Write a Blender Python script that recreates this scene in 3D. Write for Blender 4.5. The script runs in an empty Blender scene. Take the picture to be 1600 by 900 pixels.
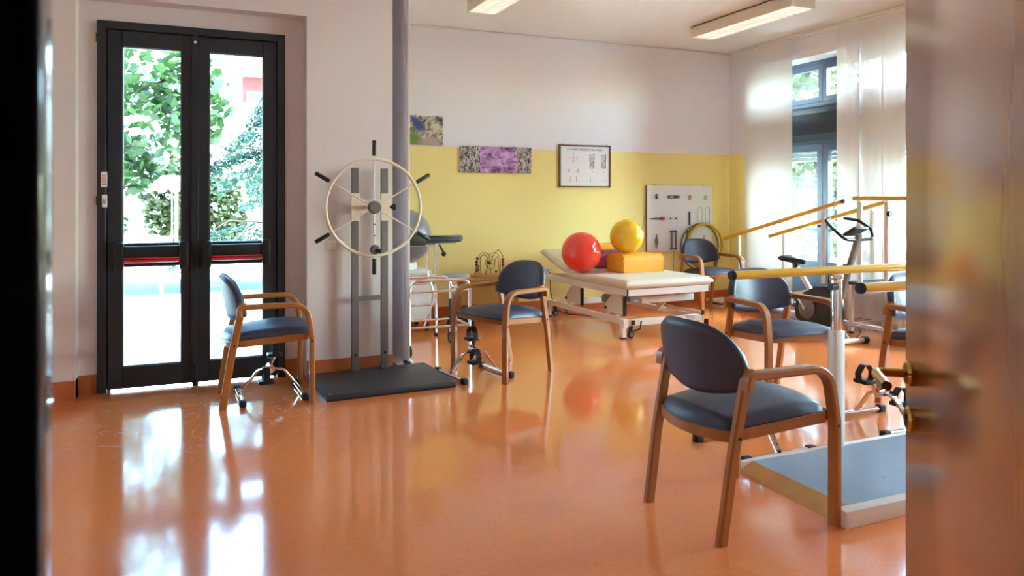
import bpy, bmesh, math, random
from mathutils import Vector, Matrix
random.seed(7)
C = bpy.context.scene.collection
SC = bpy.context.scene
PI = math.pi
R = math.radians

# ---------------------------------------------------------------- camera, sky, sun, exposure
cam_d = bpy.data.cameras.new('camera')
cam = bpy.data.objects.new('camera', cam_d)
C.objects.link(cam)
cam.location = (0, 0, 1.30)
cam.rotation_euler = (R(90), 0, -math.atan2(500, 1162))
cam_d.sensor_width = 36
cam_d.lens = 1162 / 1600 * 36
cam_d.shift_y = -140 / 1600
cam_d.clip_start = 0.02
cam_d.dof.use_dof = True
cam_d.dof.focus_distance = 4.6
cam_d.dof.aperture_fstop = 7.5
SC.camera = cam

world = bpy.data.worlds.new('sky'); SC.world = world
world.use_nodes = True
wn = world.node_tree.nodes; wl = world.node_tree.links
sky = wn.new('ShaderNodeTexSky'); sky.sky_type = 'NISHITA'
sky.sun_disc = False; sky.sun_elevation = R(50); sky.sun_rotation = R(120)
sky.air_density = 1.0; sky.dust_density = 2.0; sky.ozone_density = 1.0
tint = wn.new('ShaderNodeMix'); tint.data_type = 'RGBA'; tint.blend_type = 'MULTIPLY'
tint.inputs[0].default_value = 1.0; tint.inputs[7].default_value = (0.80, 1.0, 0.98, 1)   # the camera's white balance is set for the warm room
wl.new(sky.outputs[0], tint.inputs[6]); wl.new(tint.outputs[2], wn['Background'].inputs[0])
wn['Background'].inputs[1].default_value = 1.9

SUN_DIR = Vector((0.13, -0.42, 0.88)).normalized()
sun_d = bpy.data.lights.new('sun', 'SUN'); sun_d.energy = 9.0; sun_d.angle = R(0.6)
sun_d.color = (0.80, 0.98, 1.0)
sun = bpy.data.objects.new('sun', sun_d); C.objects.link(sun)
sun.location = (8, -6, 14)
sun.rotation_euler = (-SUN_DIR).to_track_quat('-Z', 'Y').to_euler()

def portal(loc, rot, sx, sy):                      # sampling portals in the openings, they give no light of their own
    d = bpy.data.lights.new('window_portal', 'AREA'); d.shape = 'RECTANGLE'; d.size = sx; d.size_y = sy
    d.cycles.is_portal = True
    o = bpy.data.objects.new('window_portal', d); C.objects.link(o)
    o.location = loc; o.rotation_euler = rot
portal((6.84, 5.53, 1.45), (0, R(90), 0), 2.9, 3.6)
portal((6.84, 2.1, 1.45), (0, R(90), 0), 2.9, 1.8)
portal((0.02, 5.80, 1.24), (R(-90), 0, 0), 1.25, 2.5)

SC.view_settings.view_transform = 'Standard'
SC.view_settings.look = 'None'
SC.view_settings.exposure = 2.78
SC.view_settings.gamma = 1.0
SC.view_settings.use_curve_mapping = False
SC.cycles.max_bounces = 10
SC.cycles.diffuse_bounces = 6
SC.cycles.transparent_max_bounces = 16
SC.cycles.sample_clamp_indirect = 6.0
SC.cycles.caustics_reflective = False
SC.cycles.caustics_refractive = False

# ---------------------------------------------------------------- helpers
def srgb(r, g, b):
    f = lambda c: (c / 255 / 12.92) if c / 255 <= 0.04045 else ((c / 255 + 0.055) / 1.055) ** 2.4
    return (f(r), f(g), f(b), 1.0)

def mat(name, col, rough=0.5, metal=0.0, spec=0.5, coat=0.0, noise=None, bump=None, coat_rough=0.05):
    """noise = (scale, colour2, stretch xyz); bump = (scale, strength)"""
    m = bpy.data.materials.new(name); m.use_nodes = True
    n = m.node_tree.nodes; l = m.node_tree.links
    b = n['Principled BSDF']
    b.inputs['Base Color'].default_value = col
    b.inputs['Roughness'].default_value = rough
    b.inputs['Metallic'].default_value = metal
    b.inputs['Specular IOR Level'].default_value = spec
    b.inputs['Coat Weight'].default_value = coat
    b.inputs['Coat Roughness'].default_value = coat_rough
    tc = n.new('ShaderNodeTexCoord')
    if noise:
        sc, c2, st = noise
        mp = n.new('ShaderNodeMapping'); mp.inputs['Scale'].default_value = st
        nz = n.new('ShaderNodeTexNoise'); nz.inputs['Scale'].default_value = sc; nz.inputs['Detail'].default_value = 5
        mx = n.new('ShaderNodeMix'); mx.data_type = 'RGBA'
        mx.inputs[6].default_value = col; mx.inputs[7].default_value = c2
        l.new(tc.outputs['Object'], mp.inputs[0]); l.new(mp.outputs[0], nz.inputs['Vector'])
        l.new(nz.outputs['Fac'], mx.inputs[0]); l.new(mx.outputs[2], b.inputs['Base Color'])
    if bump:
        nb = n.new('ShaderNodeTexNoise'); nb.inputs['Scale'].default_value = bump[0]; nb.inputs['Detail'].default_value = 3
        bp = n.new('ShaderNodeBump'); bp.inputs['Strength'].default_value = bump[1]; bp.inputs['Distance'].default_value = 0.01
        l.new(tc.outputs['Object'], nb.inputs['Vector'])
        l.new(nb.outputs['Fac'], bp.inputs['Height']); l.new(bp.outputs[0], b.inputs['Normal'])
    return m

class MB:
    def __init__(self): self.bm = bmesh.new()
    def _new(self, vs, fs):
        v = [self.bm.verts.new(p) for p in vs]
        out = []
        for f in fs:
            try: out.append(self.bm.faces.new([v[i] for i in f]))
            except ValueError: pass
        return v, out
    def box(self, x0, x1, y0, y1, z0, z1, bevel=0.0, seg=2, M=None):
        vs = [Vector(p) for p in ((x0,y0,z0),(x1,y0,z0),(x1,y1,z0),(x0,y1,z0),(x0,y0,z1),(x1,y0,z1),(x1,y1,z1),(x0,y1,z1))]
        if M: vs = [M @ p for p in vs]
        v, f = self._new(vs, [(0,3,2,1),(4,5,6,7),(0,1,5,4),(1,2,6,5),(2,3,7,6),(3,0,4,7)])
        if bevel:
            es = list({e for q in f for e in q.edges})
            bmesh.ops.bevel(self.bm, geom=es, offset=bevel, segments=seg, affect='EDGES', profile=0.5)
        return self
    def tube(self, pts, r, seg=10, closed=False, cap=True):
        pts = [Vector(p) for p in pts]; n = len(pts)
        rs = r if isinstance(r, (list, tuple)) else [r] * n
        tang = []
        for i in range(n):
            a = pts[(i - 1) % n] if (closed or i > 0) else pts[i]
            b = pts[(i + 1) % n] if (closed or i < n - 1) else pts[i]
            t = (b - a); tang.append(t.normalized() if t.length > 1e-9 else Vector((0, 0, 1)))
        up = Vector((0, 0, 1)) if abs(tang[0].z) < 0.9 else Vector((1, 0, 0))
        nx = (up - tang[0] * up.dot(tang[0])).normalized()
        rings = []
        for i in range(n):
            nx = (nx - tang[i] * nx.dot(tang[i])).normalized()
            ny = tang[i].cross(nx)
            rings.append([self.bm.verts.new(pts[i] + (nx * math.cos(2*PI*k/seg) + ny * math.sin(2*PI*k/seg)) * rs[i]) for k in range(seg)])
        m = n if closed else n - 1
        for i in range(m):
            a, b = rings[i], rings[(i + 1) % n]
            for k in range(seg):
                self.bm.faces.new((a[k], a[(k+1) % seg], b[(k+1) % seg], b[k]))
        if cap and not closed:
            self.bm.faces.new(list(reversed(rings[0]))); self.bm.faces.new(rings[-1])
        return self
    def sweep(self, pts, wv, w, t, closed=False, bevel=0.0):
        """rectangular section swept along pts: w across the fixed axis wv, t across the other"""
        pts = [Vector(p) for p in pts]; n = len(pts); wv = Vector(wv).normalized()
        rings = []
        for i in range(n):
            a = pts[(i - 1) % n] if (closed or i > 0) else pts[i]
            b = pts[(i + 1) % n] if (closed or i < n - 1) else pts[i]
            tg = (b - a).normalized()
            nn = tg.cross(wv).normalized()
            c = min(w, t) * 0.22
            sec = [(-w/2+c,-t/2),(w/2-c,-t/2),(w/2,-t/2+c),(w/2,t/2-c),(w/2-c,t/2),(-w/2+c,t/2),(-w/2,t/2-c),(-w/2,-t/2+c)]
            rings.append([self.bm.verts.new(pts[i] + wv * x + nn * y) for x, y in sec])
        m = n if closed else n - 1
        for i in range(m):
            a, b = rings[i], rings[(i + 1) % n]
            for k in range(8):
                self.bm.faces.new((a[k], a[(k+1) % 8], b[(k+1) % 8], b[k]))
        if not closed:
            self.bm.faces.new(list(reversed(rings[0]))); self.bm.faces.new(rings[-1])
        return self
    def cyl(self, p0, p1, r, seg=16, r2=None):
        return self.tube([p0, p1], [r, r if r2 is None else r2], seg)
    def lathe(self, prof, c=(0,0,0), axis='Z', seg=24):
        c = Vector(c)
        def P(r, h, a):
            x, y = r*math.cos(a), r*math.sin(a)
            return c + (Vector((x,y,h)) if axis == 'Z' else Vector((x,h,y)) if axis == 'Y' else Vector((h,x,y)))
        rings = []
        for r, h in prof:
            rings.append([self.bm.verts.new(P(r, h, 0))] if r < 1e-6 else [self.bm.verts.new(P(r, h, 2*PI*k/seg)) for k in range(seg)])
        for a, b in zip(rings, rings[1:]):
            for k in range(seg):
                k2 = (k+1) % seg
                q = [a[0] if len(a) == 1 else a[k], a[0] if len(a) == 1 else a[k2], b[0] if len(b) == 1 else b[k2], b[0] if len(b) == 1 else b[k]]
                u = []
                for v in q:
                    if v not in u: u.append(v)
                if len(u) > 2: self.bm.faces.new(u)
        return self
    def sphere(self, c, r, u=32, v=16, sz=1.0):
        return self.lathe([(r*math.sin(PI*i/v), -r*sz*math.cos(PI*i/v)) for i in range(v+1)], c, 'Z', u)
    def prism(self, poly, a0, a1, plane='XY'):
        def P(p, a):
            return {'XY': (p[0], p[1], a), 'XZ': (p[0], a, p[1]), 'YZ': (a, p[0], p[1])}[plane]
        n = len(poly)
        self._new([P(p, a0) for p in poly] + [P(p, a1) for p in poly],
                  [tuple(reversed(range(n))), tuple(range(n, 2*n))] + [(i, (i+1) % n, (i+1) % n + n, i + n) for i in range(n)])
        return self
    def cushion(self, fa, fb, nu, nv):
        """closed pad between two grids fa(u,v), fb(u,v), u and v in 0..1"""
        A = [[self.bm.verts.new(fa(i/nu, j/nv)) for j in range(nv+1)] for i in range(nu+1)]
        B = [[self.bm.verts.new(fb(i/nu, j/nv)) for j in range(nv+1)] for i in range(nu+1)]
        for i in range(nu):
            for j in range(nv):
                self.bm.faces.new((A[i][j], A[i+1][j], A[i+1][j+1], A[i][j+1]))
                self.bm.faces.new((B[i][j], B[i][j+1], B[i+1][j+1], B[i+1][j]))
        loop = [(i, 0) for i in range(nu)] + [(nu, j) for j in range(nv)] + [(i, nv) for i in range(nu, 0, -1)] + [(0, j) for j in range(nv, 0, -1)]
        for k in range(len(loop)):
            (i, j), (p, q) = loop[k], loop[(k+1) % len(loop)]
            self.bm.faces.new((A[i][j], B[i][j], B[p][q], A[p][q]))
        return self
    def build(self, name, m, parent=None, smooth=True, angle=38, loc=None, fixn=True):
        if fixn: bmesh.ops.recalc_face_normals(self.bm, faces=self.bm.faces[:])
        me = bpy.data.meshes.new(name); self.bm.to_mesh(me); self.bm.free()
        if smooth:
            me.polygons.foreach_set('use_smooth', [True] * len(me.polygons))
            me.set_sharp_from_angle(angle=R(angle))
        o = bpy.data.objects.new(name, me); C.objects.link(o)
        for q in (m if isinstance(m, (list, tuple)) else [m]): me.materials.append(q)
        if parent: o.parent = parent
        if loc: o.location = loc
        return o

def tag(o, label=None, cat=None, group=None, kind=None):
    if label: o['label'] = label
    if cat: o['category'] = cat
    if group: o['group'] = group
    if kind: o['kind'] = kind
    return o
def thing(name, label, cat, loc=(0,0,0), rz=0.0, group=None):
    o = bpy.data.objects.new(name, None); C.objects.link(o)
    o.empty_display_size = 0.1
    o.location = loc; o.rotation_euler = (0, 0, rz)
    return tag(o, label, cat, group)
def structure(o, label, cat): return tag(o, label, cat, None, 'structure')
def copy_tree(o, parent=None):
    c = o.copy(); C.objects.link(c)
    if parent: c.parent = parent
    for ch in list(o.children): copy_tree(ch, c)
    return c
def fillet(pts, r, n=6, closed=False):
    pts = [Vector(p) for p in pts]; out = []
    N = len(pts)
    for i, p in enumerate(pts):
        if not closed and i in (0, N-1): out.append(p); continue
        a, b = pts[(i-1) % N], pts[(i+1) % N]
        da, db = (a-p), (b-p)
        rr = r[i] if isinstance(r, (list, tuple)) else r
        if rr <= 0: out.append(p); continue
        ang = da.angle(db); t = min(rr / math.tan(ang/2), da.length*0.49, db.length*0.49)
        p0, p1 = p + da.normalized()*t, p + db.normalized()*t
        for k in range(n+1):
            s = k/n
            out.append((1-s)**2*p0 + 2*s*(1-s)*p + s*s*p1)
    return out
def text(name, s, size, loc, rot, m, parent, ext=0.0004, sx=1.0, align='LEFT'):
    cu = bpy.data.curves.new(name, 'FONT'); cu.body = s; cu.size = size; cu.extrude = ext; cu.resolution_u = 2
    cu.align_x = align; cu.align_y = 'CENTER'
    t = bpy.data.objects.new(name, cu); C.objects.link(t)
    bpy.context.view_layer.update()
    me = bpy.data.meshes.new_from_object(t.evaluated_get(bpy.context.evaluated_depsgraph_get()))
    bpy.data.objects.remove(t)
    o = bpy.data.objects.new(name, me); C.objects.link(o)
    me.materials.clear(); me.materials.append(m)
    o.location = loc; o.rotation_euler = rot; o.scale = (sx, 1, 1)
    if parent: o.parent = parent
    return o

# ---------------------------------------------------------------- materials
M = {}
M['plaster'] = mat('plaster', srgb(230, 222, 222), 0.75, noise=(1.6, srgb(226, 215, 213), (1,1,1)), bump=(60, 0.06))
M['ceiling'] = mat('ceiling_paint', srgb(238, 236, 236), 0.38, noise=(0.8, srgb(234, 230, 229), (1,1,1)), bump=(2.2, 0.12))
M['white'] = mat('white_paint', srgb(232, 228, 222), 0.4)
M['cream'] = mat('cream_enamel', srgb(226, 214, 196), 0.35)
M['white_metal'] = mat('white_metal', srgb(228, 226, 222), 0.3, coat=0.3)
M['black_frame'] = mat('dark_frame_paint', srgb(34, 39, 47), 0.4, bump=(200, 0.03))
M['black'] = mat('black_plastic', srgb(22, 22, 24), 0.4)
M['rubber'] = mat('black_rubber', srgb(18, 18, 19), 0.7)
M['red'] = mat('red_plastic', srgb(200, 36, 40), 0.3, coat=0.3)
M['chrome'] = mat('chrome', (0.78, 0.78, 0.78, 1), 0.12, 1.0)
M['steel'] = mat('brushed_steel', srgb(134, 131, 130), 0.42, 0.7, noise=(40, srgb(116, 113, 112), (1,1,0.05)))
M['grey_steel'] = mat('grey_painted_steel', srgb(128, 126, 126), 0.35, 0.5)
M['brass'] = mat('brass', srgb(196, 152, 78), 0.18, 1.0)
M['vinyl'] = mat('navy_vinyl', srgb(60, 65, 90), 0.4, noise=(9, srgb(53, 57, 80), (1,1,1)), bump=(350, 0.12))
M['wood'] = mat('beech_varnish', srgb(178, 114, 54), 0.36, coat=0.15, noise=(14, srgb(148, 86, 36), (1,1,0.15)))
M['lightwood'] = mat('light_wood', srgb(206, 156, 88), 0.42, noise=(12, srgb(186, 132, 66), (0.2,1,1)))
M['bar_yellow'] = mat('yellow_rail_paint', srgb(236, 182, 26), 0.3, coat=0.4, noise=(5, srgb(226, 168, 18), (1,1,1)))
M['orange_base'] = mat('baseboard_lino', srgb(200, 112, 64), 0.4, noise=(8, srgb(184, 98, 54), (1,1,1)))
M['mat_grey'] = mat('bluegrey_deck', srgb(128, 142, 158), 0.3, noise=(5, srgb(112, 128, 146), (1,1,1)))
M['deck_black'] = mat('dark_deck', srgb(62, 64, 70), 0.42, noise=(30, srgb(54, 55, 60), (1,1,1)))
M['cream_vinyl'] = mat('cream_vinyl', srgb(222, 216, 198), 0.38, bump=(200, 0.05))
M['orange_vinyl'] = mat('yellow_orange_vinyl', srgb(240, 168, 30), 0.35)
M['burgundy'] = mat('burgundy_vinyl', srgb(128, 26, 42), 0.35)
M['ball_red'] = mat('red_ball_rubber', srgb(252, 66, 48), 0.14, coat=0.5)
M['ball_yellow'] = mat('yellow_ball_rubber', srgb(246, 196, 8), 0.14, coat=0.5)
M['ball_grey'] = mat('grey_ball_rubber', srgb(128, 126, 130), 0.28)
M['grey_vinyl'] = mat('grey_vinyl', srgb(160, 166, 168), 0.4)
M['partition'] = mat('partition_laminate', srgb(226, 224, 240), 0.45)
M['paper'] = mat('paper', srgb(232, 232, 236), 0.5)
M['ink'] = mat('ink', srgb(45, 45, 50), 0.6)
M['ink_grey'] = mat('grey_ink', srgb(140, 140, 145), 0.6)
M['ink_red'] = mat('red_ink', srgb(190, 80, 80), 0.6)
M['frame_brown'] = mat('brown_frame_wood', srgb(104, 72, 40), 0.4)
M['win_frame'] = mat('bluegrey_window_paint', srgb(72, 84, 102), 0.4)
M['shutter'] = mat('shutter_slat', srgb(205, 205, 205), 0.5)
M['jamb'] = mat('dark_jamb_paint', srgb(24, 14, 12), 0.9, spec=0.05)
M['jamb_gloss'] = mat('dark_glossy_edge', srgb(60, 56, 66), 0.22, coat=0.8)
M['corridor'] = mat('corridor_paint', srgb(120, 110, 100), 0.8)
M['ring_green'] = mat('green_ring', srgb(128, 150, 40), 0.3)
M['ring_yellow'] = mat('yellow_ring', srgb(214, 178, 30), 0.3)
M['ring_grey'] = mat('grey_ring', srgb(122, 116, 96), 0.3)
M['concrete'] = mat('pale_paving', srgb(214, 208, 198), 0.8, noise=(3, srgb(196, 190, 180), (1,1,1)))
M['grass'] = mat('lawn', srgb(42, 62, 36), 0.9, noise=(4, srgb(32, 50, 28), (1,1,1)))
M['bark'] = mat('bark', srgb(88, 72, 58), 0.9, noise=(14, srgb(60, 48, 38), (1,1,0.2)))
M['facade'] = mat('pale_facade', srgb(222, 222, 222), 0.8)
M['facade_red'] = mat('red_facade', srgb(96, 20, 18), 0.8)
M['glass_blue'] = mat('far_glass', srgb(40, 56, 92), 0.3)
M['canopy'] = mat('canopy_cloth', srgb(96, 82, 74), 0.8)

def leaf_mat(name, c1, c2):
    m = mat(name, c1, 0.45, noise=(2.5, c2, (1,1,1)))
    n = m.node_tree.nodes; l = m.node_tree.links
    b = n['Principled BSDF']; out = n['Material Output']
    tr = n.new('ShaderNodeBsdfTranslucent'); tr.inputs[0].default_value = (c1[0]*1.3, c1[1]*1.4, c1[2]*1.0, 1)
    mx = n.new('ShaderNodeMixShader'); mx.inputs[0].default_value = 0.35
    l.new(b.outputs[0], mx.inputs[1]); l.new(tr.outputs[0], mx.inputs[2]); l.new(mx.outputs[0], out.inputs[0])
    return m
M['leaf_light'] = leaf_mat('light_leaf', srgb(52, 76, 40), srgb(36, 60, 30))
M['leaf_mid'] = leaf_mat('mid_leaf', srgb(44, 60, 26), srgb(60, 58, 28))
M['leaf_blue'] = leaf_mat('blue_needle', srgb(58, 84, 76), srgb(42, 66, 60))

def glass_mat(name='window_glass', tint=(0.84, 0.87, 0.87, 1)):
    m = bpy.data.materials.new(name); m.use_nodes = True
    n = m.node_tree.nodes; l = m.node_tree.links
    n.remove(n['Principled BSDF'])
    t = n.new('ShaderNodeBsdfTransparent'); t.inputs[0].default_value = tint
    g = n.new('ShaderNodeBsdfGlossy'); g.inputs['Roughness'].default_value = 0.02
    f = n.new('ShaderNodeFresnel'); f.inputs[0].default_value = 1.35
    mx = n.new('ShaderNodeMixShader')
    l.new(f.outputs[0], mx.inputs[0]); l.new(t.outputs[0], mx.inputs[1]); l.new(g.outputs[0], mx.inputs[2])
    l.new(mx.outputs[0], n['Material Output'].inputs[0])
    return m
M['glass'] = glass_mat()
M['door_glass'] = glass_mat('dimming_door_glass', (0.66, 0.70, 0.70, 1))  # tint put into the glass to dim the overbright garden

def curtain_mat():
    m = bpy.data.materials.new('curtain_cloth'); m.use_nodes = True
    n = m.node_tree.nodes; l = m.node_tree.links
    n.remove(n['Principled BSDF'])
    d = n.new('ShaderNodeBsdfDiffuse'); d.inputs[0].default_value = srgb(232, 230, 228)
    t = n.new('ShaderNodeBsdfTranslucent'); t.inputs[0].default_value = srgb(225, 224, 222)
    tr = n.new('ShaderNodeBsdfTransparent')
    m1 = n.new('ShaderNodeMixShader'); m1.inputs[0].default_value = 0.11
    m2 = n.new('ShaderNodeMixShader'); m2.inputs[0].default_value = 0.02
    l.new(d.outputs[0], m1.inputs[1]); l.new(t.outputs[0], m1.inputs[2])
    l.new(m1.outputs[0], m2.inputs[1]); l.new(tr.outputs[0], m2.inputs[2])
    l.new(m2.outputs[0], n['Material Output'].inputs[0])
    return m
M['curtain'] = curtain_mat()

def emit_mat(name, col, s):
    m = bpy.data.materials.new(name); m.use_nodes = True
    n = m.node_tree.nodes; b = n['Principled BSDF']
    b.inputs['Base Color'].default_value = (0.8, 0.8, 0.75, 1)
    b.inputs['Emission Color'].default_value = col; b.inputs['Emission Strength'].default_value = s
    return m
M['lamp_glow'] = emit_mat('lamp_diffuser', (1.0, 0.92, 0.74, 1), 0.10)

def two_tone():                                    # white above, yellow paint below 1.864 m
    m = mat('two_tone_wall_paint', srgb(228, 222, 220), 0.6, bump=(60, 0.05))
    n = m.node_tree.nodes; l = m.node_tree.links; b = n['Principled BSDF']
    tc = n.new('ShaderNodeTexCoord'); sx = n.new('ShaderNodeSeparateXYZ'); gt = n.new('ShaderNodeMath'); gt.operation = 'GREATER_THAN'
    gt.inputs[1].default_value = 1.864
    mx = n.new('ShaderNodeMix'); mx.data_type = 'RGBA'
    mx.inputs[6].default_value = srgb(244, 226, 146); mx.inputs[7].default_value = srgb(232, 229, 234)
    l.new(tc.outputs['Object'], sx.inputs[0]); l.new(sx.outputs[2], gt.inputs[0]); l.new(gt.outputs[0], mx.inputs[0])
    l.new(mx.outputs[2], b.inputs['Base Color'])
    return m
M['two_tone'] = two_tone()

def floor_mat():
    m = mat('orange_linoleum', srgb(206, 116, 68), 0.15, spec=0.55, coat=0.35, coat_rough=0.06)
    n = m.node_tree.nodes; l = m.node_tree.links; b = n['Principled BSDF']
    tc = n.new('ShaderNodeTexCoord')
    a = n.new('ShaderNodeTexNoise'); a.inputs['Scale'].default_value = 2.2; a.inputs['Detail'].default_value = 6
    f = n.new('ShaderNodeTexNoise'); f.inputs['Scale'].default_value = 55; f.inputs['Detail'].default_value = 4
    l.new(tc.outputs['Object'], a.inputs['Vector']); l.new(tc.outputs['Object'], f.inputs['Vector'])
    m1 = n.new('ShaderNodeMix'); m1.data_type = 'RGBA'; m1.inputs[6].default_value = srgb(230, 126, 62); m1.inputs[7].default_value = srgb(226, 136, 82)
    m2 = n.new('ShaderNodeMix'); m2.data_type = 'RGBA'; m2.inputs[7].default_value = srgb(198, 102, 54)
    mr = n.new('ShaderNodeMapRange'); mr.inputs[1].default_value = 0.5; mr.inputs[2].default_value = 0.8; mr.inputs[4].default_value = 0.45
    l.new(a.outputs['Fac'], m1.inputs[0]); l.new(f.outputs['Fac'], mr.inputs[0]); l.new(mr.outputs[0], m2.inputs[0]); l.new(m1.outputs[2], m2.inputs[6])
    # scuff lines by the garden door: iso-lines of a distorted noise, worn in near the threshold
    s = n.new('ShaderNodeTexNoise'); s.inputs['Scale'].default_value = 2.6; s.inputs['Detail'].default_value = 2; s.inputs['Distortion'].default_value = 1.5
    l.new(tc.outputs['Object'], s.inputs['Vector'])
    d = n.new('ShaderNodeMath'); d.operation = 'SUBTRACT'; d.inputs[1].default_value = 0.5
    ab = n.new('ShaderNodeMath'); ab.operation = 'ABSOLUTE'
    lt = n.new('ShaderNodeMath'); lt.operation = 'LESS_THAN'; lt.inputs[1].default_value = 0.006
    l.new(s.outputs['Fac'], d.inputs[0]); l.new(d.outputs[0], ab.inputs[0]); l.new(ab.outputs[0], lt.inputs[0])
    vd = n.new('ShaderNodeVectorMath'); vd.operation = 'DISTANCE'; vd.inputs[1].default_value = (0.1, 4.85, 0)
    l.new(tc.outputs['Object'], vd.inputs[0])
    fr = n.new('ShaderNodeMapRange'); fr.inputs[1].default_value = 0.35; fr.inputs[2].default_value = 0.95; fr.inputs[3].default_value = 0.85; fr.inputs[4].default_value = 0.0
    l.new(vd.outputs['Value'], fr.inputs[0])
    mu = n.new('ShaderNodeMath'); mu.operation = 'MULTIPLY'; l.new(lt.outputs[0], mu.inputs[0]); l.new(fr.outputs[0], mu.inputs[1])
    m3 = n.new('ShaderNodeMix'); m3.data_type = 'RGBA'; m3.inputs[7].default_value = srgb(232, 190, 176)
    l.new(mu.outputs[0], m3.inputs[0]); l.new(m2.outputs[2], m3.inputs[6]); l.new(m3.outputs[2], b.inputs['Base Color'])
    rr = n.new('ShaderNodeMapRange'); rr.inputs[3].default_value = 0.07; rr.inputs[4].default_value = 0.16
    l.new(a.outputs['Fac'], rr.inputs[0]); l.new(rr.outputs[0], b.inputs['Roughness'])
    bn = n.new('ShaderNodeTexNoise'); bn.inputs['Scale'].default_value = 7; bn.inputs['Detail'].default_value = 4
    l.new(tc.outputs['Object'], bn.inputs['Vector'])
    bp = n.new('ShaderNodeBump'); bp.inputs['Strength'].default_value = 0.05; bp.inputs['Distance'].default_value = 0.01
    l.new(bn.outputs['Fac'], bp.inputs['Height']); l.new(bp.outputs[0], b.inputs['Normal']); l.new(bp.outputs[0], b.inputs['Coat Normal'])
    return m
M['floor'] = floor_mat()

def door_wood():
    m = mat('door_veneer', srgb(150, 84, 36), 0.24, coat=1.0, coat_rough=0.17)
    n = m.node_tree.nodes; l = m.node_tree.links; b = n['Principled BSDF']; b.inputs['Coat IOR'].default_value = 1.65
    tc = n.new('ShaderNodeTexCoord'); mp = n.new('ShaderNodeMapping'); mp.inputs['Scale'].default_value = (60, 60, 0.9)
    a = n.new('ShaderNodeTexNoise'); a.inputs['Scale'].default_value = 1.6; a.inputs['Detail'].default_value = 6
    l.new(tc.outputs['Object'], mp.inputs[0]); l.new(mp.outputs[0], a.inputs['Vector'])
    r = n.new('ShaderNodeValToRGB'); r.color_ramp.elements[0].position = 0.3; r.color_ramp.elements[0].color = srgb(146, 80, 36)
    r.color_ramp.elements[1].position = 0.7; r.color_ramp.elements[1].color = srgb(160, 90, 42)
    l.new(a.outputs['Fac'], r.inputs[0]); l.new(r.outputs[0], b.inputs['Base Color'])
    return m
M['door_wood'] = door_wood()

# ---------------------------------------------------------------- the room shell
H = 3.17
structure(MB().prism([(-2.2,-2.2),(6.82,-2.2),(6.82,7.95),(1.2,7.95),(1.2,5.75),(-2.2,5.75)], -0.12, 0.0).build('floor', M['floor'], smooth=False), 'glossy orange linoleum floor', 'floor')
structure(MB().prism([(-2.4,-2.4),(6.9,-2.4),(6.9,8.05),(1.1,8.05),(1.1,5.85),(-2.4,5.85)], H, 3.6).build('ceiling', M['ceiling'], smooth=False), 'white painted ceiling', 'ceiling')
structure(MB().box(1.2, 6.80, 7.75, 7.95, 0, H).build('wall_back', M['two_tone'], smooth=False), 'back wall, white above and yellow below', 'wall')
# front wall with the garden door recess
w = MB()
w.box(-2.4, -0.69, 5.52, 5.75, 0, H); w.box(0.762, 1.392, 5.52, 5.75, 0, H); w.box(-0.69, 0.762, 5.52, 5.75, 2.617, H)
w.box(-0.69, -0.58, 5.655, 5.75, 0, 2.617); w.box(0.623, 0.762, 5.655, 5.75, 0, 2.617); w.box(-0.58, 0.623, 5.655, 5.75, 2.49, 2.617)
structure(w.build('wall_garden', M['plaster'], smooth=False), 'plain pinkish white wall around the garden door', 'wall')
structure(MB().box(1.2, 1.392, 5.75, 7.95, 0, H).build('wall_annex', M['plaster'], smooth=False), 'white side wall behind the folded partition', 'wall')
structure(MB().box(-2.4, -2.2, -0.2, 5.52, 0, H).build('wall_left', M['plaster'], smooth=False), 'plain white left wall', 'wall')
w = MB()
w.box(-2.4, -0.40, 0.26, 0.378, 0, H); w.box(0.87, 6.80, 0.26, 0.378, 0, H); w.box(-0.40, 0.87, 0.26, 0.378, 2.2, H)
structure(w.build('wall_entrance', M['plaster'], smooth=False), 'entrance wall with the open doorway', 'wall')
# window wall: piers, lintel
w = MB()
w.box(6.40, 6.80, 7.33, 7.75, 0, H); w.box(6.40, 6.80, 3.00, 3.73, 0, H); w.box(6.40, 6.80, 0.26, 1.20, 0, H)
w.box(6.40, 6.80, 1.20, 7.33, 2.90, H)
structure(w.build('wall_right', M['two_tone'], smooth=False), 'window wall, white above and yellow below', 'wall')
w = MB()
w.box(-1.2, -1.1, -2.2, 0.26, 0, H); w.box(1.7, 1.8, -2.2, 0.26, 0, H); w.box(-1.2, 1.8, -2.3, -2.2, 0, H)  # unseen box around the camera, added so the near jamb stays unlit
structure(w.build('wall_unseen_corridor', M['corridor'], smooth=False), 'unseen corridor walls round the camera, added to keep the doorway dark', 'wall')
# baseboards (orange lino turned up the wall) and the thin cornice
b = MB(); b.box(1.40, 6.39, 7.738, 7.75, 0, 0.122, 0.002, 1)
structure(b.build('baseboard_back', M['orange_base']), 'orange baseboard along the yellow back wall', 'baseboard')
b = MB(); b.box(-2.2, -0.70, 5.506, 5.52, 0, 0.125); b.box(-0.704, -0.69, 5.506, 5.64, 0, 0.125); b.box(-0.69, -0.585, 5.641, 5.655, 0, 0.125)
b.box(0.628, 0.748, 5.641, 5.655, 0, 0.125); b.box(0.762, 1.392, 5.506, 5.52, 0, 0.125)
structure(b.build('baseboard_garden', M['orange_base'], smooth=False), 'orange baseboard either side of the garden door', 'baseboard')
b = MB(); b.box(6.388, 6.40, 7.33, 7.738, 0, 0.122)
structure(b.build('baseboard_right', M['orange_base'], smooth=False), 'orange baseboard in the far right corner', 'baseboard')
structure(MB().box(1.40, 6.40, 7.735, 7.75, 3.145, 3.162, 0.003, 1).build('trim_1', M['white']), 'thin white strip between back wall and ceiling', 'trim')
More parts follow.
